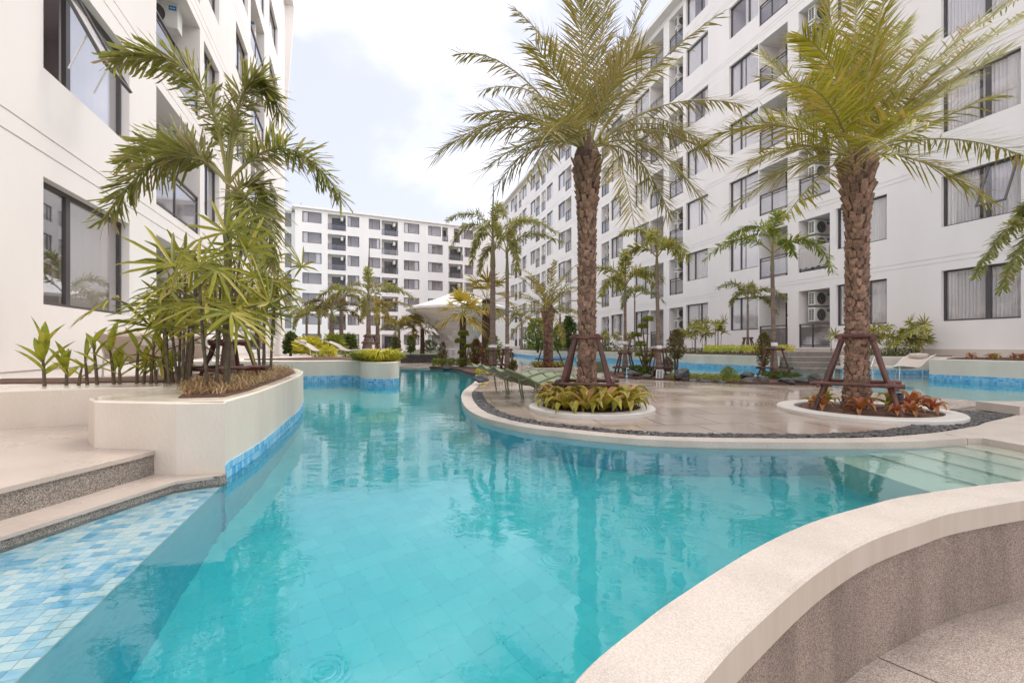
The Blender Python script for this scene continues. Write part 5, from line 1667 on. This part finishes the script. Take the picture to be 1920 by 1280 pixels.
spx('shrub', 'creeping dark green cover around the yellow-green palm foot', 'shrub', 1462, 708, 10.7, 76, 11, 1500, 'lf_green', 223, size=.045, stems=0)
spx('shrub', 'red-leaved plant near the trunk of the twin palms', 'shrub', 962, 694, 13.9, 18, 18, 400, 'lf_rust', 224, size=.06, stems=0)
spx('shrub', 'yellow plant at the tip of the deck near the first lounger', 'shrub', 903, 702, 11.6, 22, 12, 500, 'lf_gold', 225, size=.05, stems=0)
def strip(name, label, cat, poly, zb, h, n, leafm, seed, size=.05, aspect=2.5):
    rnd = sr(seed); m = MB()
    xs = [p[0] for p in poly]; ys = [p[1] for p in poly]; k = 0
    while k < n:
        x, y = rnd.uniform(min(xs), max(xs)), rnd.uniform(min(ys), max(ys))
        if not inside((x, y), poly): continue
        k += 1
        d = Vector((rnd.gauss(0,.6), rnd.gauss(0,.6), rnd.uniform(.2, 1))).normalized()
        leaflet(m, Vector((x, y, zb+rnd.random()**1.5*h)), d, Vector((rnd.gauss(0,1), rnd.gauss(0,1), 1)).normalized(), size*rnd.uniform(.6, 1.3), size/aspect, .2)
    return tag(m.build(name, M[leafm], at=(poly[0][0], poly[0][1], zb)), label, cat, kind='stuff')
strip('ground_cover', 'variegated low ground cover along the back edge of the deck', 'ground cover', [(3.7,10.7),(4.9,9.85),(5.2,10.3),(3.9,11.2)], .12, .13, 1800, 'lf_lime', 230, .045)
strip('ground_cover', 'mixed low plants on the soil of the long right planter', 'ground cover', [(5.6,26.3),(7.5,20.2),(7.9,18.4),(9.2,16.6),(10.4,17.3),(9.2,22),(8.2,26)], .56, .22, 1500, 'lf_green', 231, .10)
strip('ground_cover', 'low plants on the planter beside the stairs', 'ground cover', [(10.9,13.8),(12.3,13.5),(12.6,14.3),(11.0,14.6)], .6, .22, 800, 'lf_green', 232, .07)
strip('ground_cover', 'far green planting along the right bank', 'ground cover', [(1.8,33),(5.2,27),(7.5,27),(4.5,36),(1.5,44),(.9,42)], .56, .5, 1400, 'lf_green', 233, .22)

def grass_clump(name, label, x, y, zb, R0, h, n, leafm, seed, w=.012, cat='grass clump', group=None, sy=1.0):
    rnd = sr(seed); m = MB()
    for i in range(n):
        az = rnd.uniform(0, 2*PI); r0 = R0*rnd.random()**.6*.8
        p = Vector((x+r0*math.cos(az), y+r0*sy*math.sin(az), zb))
        a2 = az+rnd.uniform(-.6, .6); ll = h*rnd.uniform(.6, 1.15)
        q = p+dirv(a2, R_(rnd.uniform(45, 80)))*ll*.6; e = q+dirv(a2, R_(rnd.uniform(-50, 25)))*ll*.55
        s = Vector((-math.sin(a2), math.cos(a2), 0))*w
        m.add([p-s*.6, p+s*.6, q+s, q-s, e], [(0,1,2,3),(3,2,4)])
    return tag(m.build(name, M[leafm], at=(x, y, zb)), label, cat, group)
grass_clump('grass_clump', 'bright yellow grass clump on the rounded end of the far left planter', -2.95, 10.2, .565, .42, .38, 900, 'lf_gold', 301, .014)
grass_clump('grass_clump', 'smaller yellow-green grass clump beside the bright yellow one', -3.45, 10.5, .565, .25, .32, 350, 'lf_lime', 302, .014)
grass_clump('grass_clump', 'small yellow tuft at the right tip of the far left planter', -2.62, 10.25, .565, .12, .28, 90, 'lf_gold', 303, .012)
for i, (px, py) in enumerate([(655, 676), (600, 676)]):
    p = W(px, py, .46); grass_clump('grass_clump', ['thin yellow tuft beside the far planter wall', 'yellow tuft on the terrace beside the beige lounger'][i], p.x, p.y, .45, .14, .40, 40, 'lf_lime', 310+i, .016)
dg = MB(); rnd = sr(320)
k = 0
dpoly = [(-2.2,3.05),(-1.98,3.12),(-2.07,3.55),(-2.36,4.5),(-2.62,5.3),(-2.84,5.9),(-3.1,6.4),(-3.5,6.6),(-3.3,5.4),(-3.0,4.4),(-2.7,3.7)]
while k < 2600:
    x, y = rnd.uniform(-3.5, -1.95), rnd.uniform(3.0, 6.6)
    if not inside((x, y), dpoly): continue
    k += 1
    a2 = rnd.uniform(0, 2*PI); ll = rnd.uniform(.04, .14)
    p = Vector((x, y, .57)); q = p+dirv(a2, R_(rnd.uniform(15, 75)))*ll*.6; e = q+dirv(a2, R_(rnd.uniform(-50, 20)))*ll*.6
    s = Vector((-math.sin(a2), math.cos(a2), 0))*.0045
    dg.add([p-s*.6, p+s*.6, q+s, q-s, e], [(0,1,2,3),(3,2,4)])
tag(dg.build('dry_grass', M['dry'], at=(-2.6, 4.5, .57)), 'dry straw-coloured grass covering the soil of the left planter', 'grass', kind='stuff')

# --- canna plants on the left planter
CANNA = MB(); nseg = 6
for sgn in (0,):
    for i in range(nseg):
        def st_(k):
            t = k/nseg; w = .5*math.sin(PI*min(1, t*.93+.07))**.8*(1-.25*t)
            return t, w, .16*t*t
        a, wa, da = st_(i); b, wb, db_ = st_(i+1)
        for sd in (-1, 1):
            CANNA.quad((0, a, -da), (sd*wa, a, -da+.12*wa), (sd*wb, b, -db_+.12*wb), (0, b, -db_))
CANM = CANNA.mesh('leaf', M['lf_canna'])
def canna(label, x, y, zb, h, seed, nl=7, ll=.26, wl_=.085, group=None):
    rnd = sr(seed)
    t = thing('canna_plant', label, 'canna plant', (x, y, zb), 0, group)
    s = MB(); lx = rnd.uniform(-.05, .05)
    s.tube([(x, y, zb-.02),(x+lx*.5, y, zb+h*.45),(x+lx, y, zb+h*.8)], [.014, .011, .005], 6); sub(s, 'stem', M['stem'], t)
    for i in range(nl):
        f = .22+.66*i/nl
        inst('leaf', CANM, t, (lx*f, 0, h*f), (R_(rnd.uniform(52, 86) if i > 1 else rnd.uniform(30, 60)), rnd.uniform(-.2, .2), i*2.6+rnd.uniform(-.5, .5)), (wl_*1.45*rnd.uniform(.8, 1.1), ll*rnd.uniform(.75, 1.15), ll))
    return t
for i, (px, py, ht, lab, kk) in enumerate([
 (70, 722, 78, 'canna plant furthest left, with broad low leaves', dict(nl=9, ll=.30, wl_=.08)), (112, 720, 45, 'second low canna plant from the left, with dark leaves', dict(nl=8, ll=.22, wl_=.06)), (135, 720, 38, 'small canna shoot right of the two low ones', dict(nl=5, ll=.14, wl_=.04)),
 (152, 719, 65, 'slim canna with a reddish foot', dict(nl=4, ll=.19, wl_=.05)), (171, 719, 96, 'tallest upright canna of the left planter row', dict(nl=6, ll=.26, wl_=.06)), (203, 718, 88, 'canna with a thick reddish stem right of the tallest one', dict(nl=7, ll=.26, wl_=.06)),
 (214, 718, 40, 'low leafy canna at the foot of the thick-stemmed one', dict(nl=7, ll=.18, wl_=.05)), (246, 717, 82, 'canna with one long leaf leaning left', dict(nl=5, ll=.26, wl_=.06)), (259, 717, 52, 'canna half hidden between two taller ones', dict(nl=6, ll=.20, wl_=.05)), (273, 717, 90, 'canna with a withered flower on top', dict(nl=6, ll=.22, wl_=.055)),
 (300, 716, 78, 'canna beside the lady palm canes', dict(nl=6, ll=.24, wl_=.06)), (316, 716, 50, 'broad low canna at the right end of the row', dict(nl=7, ll=.20, wl_=.06)), (284, 717, 34, 'smallest canna shoot near the right end', dict(nl=5, ll=.15, wl_=.045))]):
    p = W(px, py, .565)
    kk['wl_'] = kk['wl_']*.72; kk['nl'] = max(4, kk['nl']-1)
    canna(lab, p.x, p.y+.06, .565, ht/F*p.y*1.05, 400+i, group='canna plants on the left planter ledge', **kk)

# --- bromeliads (every strap leaf a part)
def strap_mesh(m, name='leaf'):
    mb = MB(); N_ = 6
    st2 = []
    for i in range(N_+1):
        t = i/N_; w = .5*(1-.25*t) if t < .8 else .5*(1-.25*.8)*max(.05, (1-t)/.2)
        y = t*(1-.25*t*t); z = .55*t-.75*t*t*t*.9
        st2.append(((-w, y, z+.18*w), (0, y, z), (w, y, z+.18*w)))
    for a, b in zip(st2[:-1], st2[1:]):
        mb.quad(a[0], a[1], b[1], b[0]); mb.quad(a[1], a[2], b[2], b[1])
    return mb.mesh(name, m, smooth=True)
STRAP, STRAPR = strap_mesh(M['lf_brom']), strap_mesh(M['lf_bromr'])
def bromeliad(label, x, y, zb, size, seed, red=False, n=12, group=None):
    rnd = sr(seed)
    t = thing('bromeliad', label, 'bromeliad', (x, y, zb), 0, group)
    for i in range(n):
        f = i/n
        inst('leaf', STRAPR if red else STRAP, t, (0, 0, .02+.02*f), (R_(-4+56*f+rnd.uniform(-10, 10)), rnd.uniform(-.15, .15), i*2.4+rnd.uniform(-.25, .25)),
             (size*.24*rnd.uniform(.8, 1.2), size*rnd.uniform(.8, 1.15), size*rnd.uniform(.8, 1.1)))
    return t
rB = sr(77)
names1 = ['left edge of the ring', 'front left of the ring', 'front centre of the ring', 'front right of the ring', 'right edge of the ring']
GB1 = 'yellow bromeliads round the olive date palm'
OUT = ['at the right edge', 'behind right, next to the right edge', 'behind right of the trunk', 'just behind the trunk on its right', 'just behind the trunk on its left', 'behind left of the trunk', 'at the left edge, rear', 'at the left edge',
       'front left, nearest the left edge', 'front left', 'front centre', 'front right', 'front right, nearest the right edge']
INN = {0: 'close to the trunk on its right', 3: 'close to the trunk on its left', 4: 'close in front of the trunk', 5: 'close to the trunk, front right'}
q = 0
for ring_r, cnt, a0 in ((.50, 13, .1), (.36, 6, .4)):
    for k in range(cnt):
        az = a0+2*PI*k/cnt
        if ring_r < .4 and k not in INN: continue
        x, y = .99+ring_r*math.cos(az), 5.72+ring_r*math.sin(az)
        bromeliad('yellow-green bromeliad under the olive date palm, '+(OUT[k] if ring_r > .4 else INN[k]), x+rB.uniform(-.03,.03), y+rB.uniform(-.03,.03), .14, rB.uniform(.32, .46), 500+q, red=False, group=GB1); q += 1
bromeliad('orange-red upright bromeliad on the left of the olive palm ring', .55, 5.92, .15, .36, 560, red=True, n=8)
GB2 = 'red bromeliads round the yellow-green date palm'
for i, (dx, dy, s, lab, red) in enumerate([(-.55,-.05,.22,'red bromeliad at the left edge of the right palm ring',True),(-.42,.22,.24,'olive bromeliad behind the left red one in the right palm ring',False),(-.28,-.32,.27,'orange bromeliad front left in the right palm ring',True),(-.05,-.52,.18,'small dry orange bromeliad in front of the right palm trunk',True),
      (.18,-.46,.20,'small orange bromeliad front right in the right palm ring',True),(.50,-.10,.32,'large orange-green bromeliad at the right of the right palm ring',True),(.44,.16,.28,'green-tipped bromeliad behind the uplight',False),(.56,-.28,.24,'brown-tipped bromeliad at the right rim',True),(-.1,.5,.24,'bromeliad behind the right palm trunk',False)]):
    bromeliad(lab, 4.22+dx, 5.46+dy, .14, s, 580+i, red=red, n=11, group=GB2)
for i in range(11):
    az = 2*PI*i/11
    bromeliad('golden bromeliad under the short date palm, '+['at the right edge','rear right, by the edge','behind the trunk, right','behind the trunk','behind the trunk, left','rear left, by the edge','at the left edge','front left','front, left of centre','front, right of centre','front right'][i], xc+.48*math.cos(az), YC+.48*math.sin(az), .14, .30, 600+i, red=(i % 3 == 2), n=9, group='bromeliads round the short golden date palm')
for i in range(9):
    f = i/8
    x, y = 11.0+1.25*f*.9, 10.9-3.2*f
    if i > 5: y = 11.0-.3*(i-5); x = 10.95+.2*(i-5)
    bromeliad('small reddish bromeliad on the right edge planter, '+['leftmost of the front row','second of the front row','third of the front row','fourth of the front row','fifth of the front row','last of the front row','first of the back ones','second of the back ones','third of the back ones'][i], x+.02*i, y, .58, .20, 620+i, red=(i % 4 != 1), n=8, group='small bromeliads on the right edge planter')

# --- cloud-pruned little trees
def topiary(label, px, py, Y, pads, seed):
    s = Y/F
    t = thing('topiary_tree', label, 'topiary tree', ((px-960)*s, Y, E+(H-py)*s))
    base = Vector(t.location)
    tr = MB(); rnd = sr(seed)
    for qx, qy, r in pads:
        p = D(qx, qy, Y+rnd.uniform(-.15, .15))
        mid_ = base.lerp(p, .5)+V(rnd.uniform(-.06,.06), 0, .05)
        tr.tube([base-V(0,0,.05), mid_, p], [.03, .022, .012], 5)
    sub(tr, 'trunk', M['stem'], t)
    for qx, qy, r in pads:
        p = D(qx, qy, Y); m = MB()
        for i in range(420):
            az = rnd.uniform(0, 2*PI); zz = rnd.uniform(-.45, .75); rad = math.sqrt(max(0, 1-zz*zz*.9))*rnd.random()**.3
            v = Vector((rad*math.cos(az), rad*math.sin(az), zz*.75))
            leaflet(m, p+v*r*s, (v+Vector((rnd.gauss(0,.4), rnd.gauss(0,.4), .3))).normalized(), Vector((rnd.gauss(0,1), rnd.gauss(0,1), 1)).normalized(), .05*Y/12, .022*Y/12, .1)
        sub(m, 'foliage_pad', M['lf_lime'], t)
topiary('cloud-pruned little tree with round leaf pads left of the white panel', 1212, 698, 11.9, [(1215,599,9),(1205,612,8),(1195,629,7),(1201,646,9),(1198,665,6),(1222,667,7),(1212,677,7)], 701)
topiary('cloud-pruned tree with round pads in front of the golden fan palm trunk', 872, 682, 16.5, [(869,626,9),(862,640,8),(878,650,7),(866,661,6)], 702)

# ================================================================ OBJECTS
# rocks edging the garden bed
def rock(label, x, y, zb, sx_, sy_, sz_, seed, group='black rocks edging the garden beds'):
    rnd = sr(seed); mb = MB()
    import bmesh
    bm = bmesh.new(); bmesh.ops.create_icosphere(bm, subdivisions=3, radius=1.0)
    offv = Vector((seed*3.1, seed*1.7, 0))
    planes = [(Vector((rnd.gauss(0,1), rnd.gauss(0,1), rnd.gauss(0,1)+.3)).normalized(), rnd.uniform(.55, .85)) for _ in range(9)]
    for v in bm.verts:
        for n_, d_ in planes:
            k = v.co.dot(n_)-d_
            if k > 0: v.co -= n_*k*.92
        v.co *= 1+.16*noise.noise(v.co*2.3+offv)
        v.co = Vector((v.co.x*sx_, v.co.y*sy_, v.co.z*sz_))
    me = bpy.data.meshes.new('rock'); bm.to_mesh(me); bm.free(); me.materials.append(M['rock'])
    o = bpy.data.objects.new('rock', me); C.objects.link(o)
    o.location = (x, y, zb+sz_*.45); o.rotation_euler = (0, 0, rnd.uniform(0, 3))
    return tag(o, label, 'rock', group)
for i, (px, py, wpx, hpx, Y, lab) in enumerate([
 (1185,705,34,17,11.6,'black rock left of the small white panel, behind the blue pipe'),(1213,711,22,12,11.1,'small black rock directly left of the white panel'),(1278,708,34,26,10.6,'large black rock right of the stake frame with the panel'),(1300,714,30,9,10.3,'flat black rock edging the flower strip, next to the large one'),
 (1325,716,26,8,10.1,'flat black rock in the middle of the flower strip edge'),(1352,718,20,8,9.9,'low black rock below the round shrub'),(1400,706,34,13,10.4,'brownish upper rock left of the yellow-green palm'),(1404,716,36,14,9.9,'wide black rock below the brownish one'),(1428,716,26,15,9.8,'black rock just left of the red stake'),
 (1475,717,36,15,9.6,'grey-black rock right of the red stake'),(1500,717,34,17,9.5,'rock with a bright edge at the right end of the row'),(1524,710,28,16,10.0,'dark block-like rock beyond the right end of the row'),(1250,712,20,10,10.9,'small rock behind the white panel'),
 (905,712,30,16,9.4,'rounded grey rock at the head of the first lounger'),(838,690,20,8,16.0,'black rock at the left end of the low hedge'),(872,692,14,8,15.2,'little dark rock in front of the low hedge')]):
    s = Y/F; zb = E+(H-py)*s
    rock(lab, (px-960)*s, Y, max(zb-.02, .08), wpx*s*.58, wpx*s*.42, hpx*s*.62, 800+i)

# sun loungers: local x from the head to the foot
def lounger(label, hx, hy, dx, dy, zb, m, fm, prof, w=.60, group=None, cushion=False, slats=True, curve=.05):
    az = math.atan2(dy, dx)
    t = thing('sun_lounger', label, 'sun lounger', (hx, hy, zb), az, group)
    L_ = prof[-1][0]
    def zat(x):
        for (x0, z0), (x1, z1) in zip(prof[:-1], prof[1:]):
            if x <= x1: return z0+(z1-z0)*(x-x0)/(x1-x0)
        return prof[-1][1]
    px_ = spline(prof, 5)
    ny = 6
    def strip_(xa, xb, name):
        mb = MB(); xs = [p for p in px_ if xa < p[0] < xb]
        pts = [(xa, zat(xa))]+xs+[(xb, zat(xb))]
        rows = []
        for x, z in pts:
            rows.append([(x, -w/2+w*j/ny, z-curve*(1-(2*j/ny-1)**2)*(1 if x < L_*.95 else .5)) for j in range(ny+1)])
        for a, b in zip(rows[:-1], rows[1:]):
            for j in range(ny):
                mb.quad(a[j], b[j], b[j+1], a[j+1])
                mb.quad(*[(q[0], q[1], q[2]-.012) for q in (a[j+1], b[j+1], b[j], a[j])])
        for j in range(ny):
            for r_ in (rows[0], rows[-1]): mb.quad(r_[j], r_[j+1], (r_[j+1][0], r_[j+1][1], r_[j+1][2]-.012), (r_[j][0], r_[j][1], r_[j][2]-.012))
        o = mb.build(name, m, smooth=False); o.parent = t
    if slats:
        cuts_ = [0, L_*.20, L_*.40, L_*.56, L_*.72, L_*.86, L_]
        for a, b in zip(cuts_[:-1], cuts_[1:]): strip_(a+.012, b-.012, 'slat')
    else: strip_(0, L_, 'sling')
    for sd in (-1, 1):
        f = MB(); f.tube([(p[0], sd*w/2, p[1]-.006) for p in px_], .013, 6)
        o = f.build('side_rail', fm); o.parent = t
        for x in (L_*.30, L_*.80):
            lg = MB(); lg.tube([(x-.02, sd*(w/2-.005), zat(x)), (x, sd*(w/2+.01), zat(x)*.5), (x+.03, sd*(w/2+.02), 0)], .012, 6)
            o = lg.build('leg', fm); o.parent = t
    if cushion:
        c = MB(); c.lathe([(.02,-.22),(.07,-.20),(.085,0),(.07,.20),(.02,.22)], 10)
        c.v = [Vector((v[0]+.16, v[2], v[1]+zat(.16)+.02)) for v in [Vector(q) for q in c.v]]
        o = c.build('pillow', m, smooth=True); o.parent = t
    return t
profG = [(0,.50),(.25,.40),(.5,.27),(.68,.235),(.9,.30),(1.15,.36),(1.45,.33)]
for i, (hx, hy, lab) in enumerate([(-.17, 6.30, 'green slatted sun lounger nearest the camera, its head over the pool edge'), (-.39, 6.98, 'green sun lounger in the middle of the row of three'), (-.62, 7.66, 'green sun lounger at the far end of the row beside the grey rock')]):
    lounger(lab, hx, hy, .93, .30, .1, M['lounge'], M['lounge'], profG, group='green sun loungers on the deck edge')
lounger('lone grey-green lounger seen behind the date palm trunk', 1.72, 9.9, .25, .97, .1, M['lounge'], M['alu'], profG)
profB = [(0,.62),(.3,.50),(.62,.30),(1.0,.32),(1.4,.34),(1.7,.30)]
lounger('beige sling lounger with white frame and pillow standing in shallow water on the right', 11.15, 12.35, -1, -.30, .05, M['beige'], M['alu'], profB, cushion=True, slats=False)
lounger('grey sling lounger half hidden behind the yellow-green date palm trunk', 9.55, 12.4, -.75, -.65, .05, M['grey_sling'], M['alu'], profB, slats=False)
hs_ = MB(); hs_.prism([(9.0,11.2),(10.34,11.35),(12.2,13.0),(10.3,13.5),(8.7,12.8)], -1.4, -.05)
structure(hs_.build('wet_shelf', M['cream']))
p = W(165, 713, .46); 
lounger('beige lounger with a white towel left of the canna row', -4.75, 5.62, -.55, .85, .45, M['beige'], M['alu'], profB, slats=False, cushion=True, group='loungers beside the left building')
lounger('beige lounger with a white towel nearer the lady palms by the left building', -4.75, 6.5, -.5, .85, .45, M['beige'], M['alu'], profB, slats=False, cushion=True, group='loungers beside the left building')
lounger('beige lounger on the terrace in front of the yellow croton', -7.25, 15.4, .95, .1, .45, M['beige'], M['alu'], profB, slats=False, cushion=True)
lounger('beige lounger with thin legs on the terrace right of the croton one', -6.4, 15.8, .95, .1, .45, M['beige'], M['alu'], profB, slats=False)
lounger('pale green lounger at the back of the pool deck', -4.6, 27.5, .8, .5, .30, M['lounge'], M['alu'], profG, group='pale green loungers at the back')
lounger('second pale green lounger at the back of the pool deck', -5.6, 27.8, .8, .5, .30, M['lounge'], M['alu'], profG, group='pale green loungers at the back')
for i, (x, y) in enumerate([(-4.62, 5.75), (-4.55, 6.7)]):
    tw = MB(); tw.lathe([(.01,-.24),(.075,-.23),(.08,0),(.075,.23),(.01,.24)], 12)
    tw.v = [Vector((x+v[1+1]*.9, y+v[0]*1.0+.1, .98+v[1])) for v in [Vector(q) for q in tw.v]]
    tag(tw.build('rolled_towel', M['towel'], at=(x, y, .98), smooth=True), ['white rolled towel on the lounger left of the canna row', 'white rolled towel on the lounger by the lady palms'][i], 'towel')

# white mushroom-shaped pavilion
px0, Yp = (862-960)/F*28.0, 28.0
pv = thing('pavilion', 'big white mushroom-shaped pavilion with a conical roof and tiled flared body', 'pavilion', (px0, Yp, .1))
ro = MB(); n = 14
ro.lathe([(.03, 4.22),(1.2, 3.72),(2.4, 3.28),(3.3, 3.05),(3.32, 2.92),(3.2, 2.90)], n, (px0, Yp, .1)); sub(ro, 'roof', M['tent'], pv)
bo_ = MB()
prof = [(.90,-.05),(.92,.77),(1.2,1.36),(1.6,1.92),(2.2,2.36),(2.9,2.74),(3.24,2.93)]
zlev = [z for r, z in prof]
def rat(z):
    for (r0, z0), (r1, z1) in zip(prof[:-1], prof[1:]):
        if z <= z1: return r0+(r1-r0)*(z-z0)/(z1-z0)
    return prof[-1][0]
core = MB(); core.lathe([(r-.03, z) for r, z in prof], 32, (px0, Yp, .1)); sub(core, 'body', M['tentw'], pv)
rnd = sr(91)
z = -.05
while z < 2.9:
    hz = .145; n = 22; o0 = rnd.random()
    for k in range(n):
        if rnd.random() < .0: continue
        a0, a1 = 2*PI*(k+o0+.03)/n, 2*PI*(k+1+o0-.03)/n
        am = (a0+a1)/2
        if math.sin(am) > .35: continue
        dr = rnd.uniform(0, .03)
        r0, r1 = rat(z+.008)+dr, rat(min(z+hz-.008, 2.92))+dr
        q_ = [(px0+r*math.cos(a), Yp+r*math.sin(a), .1+zz) for r, a, zz in ((r0,a0,z+.008),(r0,a1,z+.008),(r1,a1,z+hz-.008),(r1,a0,z+hz-.008))]
        i_ = [(px0+(r-.05)*math.cos(a), Yp+(r-.05)*math.sin(a), .1+zz) for r, a, zz in ((r0,a0,z+.008),(r0,a1,z+.008),(r1,a1,z+hz-.008),(r1,a0,z+hz-.008))]
        bo_.add(q_+i_, [(0,1,2,3),(4,0,3,7),(1,5,6,2),(3,2,6,7),(4,5,1,0)])
    z += hz
o = sub(bo_, 'stone_tile', M['tentw'], pv); o['kind'] = 'stuff'
# low dark bar and railing posts by the pavilion
bar = MB(); bar.box(-5.2,-3.4,21.2,22.2,.09,.42); bar.box(-5.3,-3.3,21.1,22.3,.42,.50)
tag(bar.build('low_plinth', M['rock'], at=(-4.3,21.7,.1)), 'low dark stone plinth on the back deck left of the hedge', 'plinth')
fz = MB()
for i in range(12): fz.box(-3.6+.25*i, -3.57+.25*i, 23.0, 23.03, .1, .75)
fz.box(-3.6,-.8,22.99,23.04,.72,.76)
tag(fz.build('low_railing', M['alu'], at=(-2.2,23,.1)), 'thin white railing in front of the pavilion foot', 'railing')

# solar panel, pipe, uplight, extinguisher, valve
p0 = D(1236, 712, 10.9)
sp_ = thing('solar_panel', 'small white-framed slatted panel leaning at the foot of a stake frame', 'panel', (p0.x, p0.y, .12))
hw, hh = .085, .20
fr_ = MB(); tilt = .25
def lp(x, z, d=0): return (p0.x+x+z*.15, p0.y+z*tilt-d, .12+z)
def bar_(mb, x0, x1, z0, z1, d0, d1):
    mb.add([lp(x0,z0,d0),lp(x1,z0,d0),lp(x1,z1,d0),lp(x0,z1,d0),lp(x0,z0,d1),lp(x1,z0,d1),lp(x1,z1,d1),lp(x0,z1,d1)], [(3,2,1,0),(4,5,6,7),(0,1,5,4),(1,2,6,5),(2,3,7,6),(3,0,4,7)])
bar_(fr_,-hw,hw,0,.02,0,.02); bar_(fr_,-hw,hw,hh-.02,hh,0,.02); bar_(fr_,-hw,-hw+.018,.02,hh-.02,0,.02); bar_(fr_,hw-.018,hw,.02,hh-.02,0,.02); bar_(fr_,-.006,.006,.02,hh-.02,.006,.018)
for k in range(1, 6): bar_(fr_, -hw+.018, hw-.018, .02+.027*k-.004, .02+.027*k+.004, .008, .017)
sub(fr_, 'frame', M['alu'], sp_)
bk = MB(); bar_(bk, -hw+.01, hw-.01, .01, hh-.01, -.004, .006); sub(bk, 'panel', M['black'], sp_)
pp = D(1175, 710, 10.9)
pm_ = MB(); pm_.tube([(pp.x, pp.y, .1),(pp.x, pp.y, .36)], .012, 8); pm_.tube([(pp.x-.03, pp.y, .17),(pp.x+.03, pp.y, .17)], .016, 8); pm_.tube([(pp.x, pp.y, .355),(pp.x+.05, pp.y, .355)], .012, 8)
tag(pm_.build('water_pipe', M['pipe'], at=(pp.x, pp.y, .1)), 'thin light blue water pipe standing at the deck edge', 'pipe')
ul = thing('uplight', 'black cup-shaped garden uplight among the red bromeliads', 'uplight', (4.22+.26, 5.46-.22, .14))
u1 = MB(); u1.lathe([(.02,.0),(.02,.05),(.045,.06),(.06,.19),(.064,.19),(.064,.205),(.052,.205),(.045,.17),(.001,.17)], 16)
rotm = Matrix.Translation(Vector(ul.location)) @ Matrix.Rotation(R_(-14), 4, 'Y')
sub(world_from(rotm, u1), 'housing', M['black'], ul)
u2 = MB(); u2.box(-.03,.03,-.03,.03,-.03,.03); sub(world_from(Matrix.Translation(Vector(ul.location)), u2), 'bracket', M['black'], ul)
ext = MB(); pe = W(721, 657, .45); ext.lathe([(.001,0),(.14,0),(.14,.75),(.05,.9),(.05,1.0),(.001,1.0)], 12, (pe.x, min(pe.y, 27), .45))
tag(ext.build('fire_extinguisher', M['redmat'], at=(pe.x, min(pe.y, 27), .45), smooth=True), 'red fire extinguisher standing between the palms at the back left', 'fire extinguisher')
kb = MB(); kb.box(5.86, 6.5, 5.25, 5.75, .0985, .20); tag(kb.build('kerb_block', M['coping'], at=(6.1,5.5,.1)), 'pale kerb block at the right end of the black pebble strip', 'kerb')
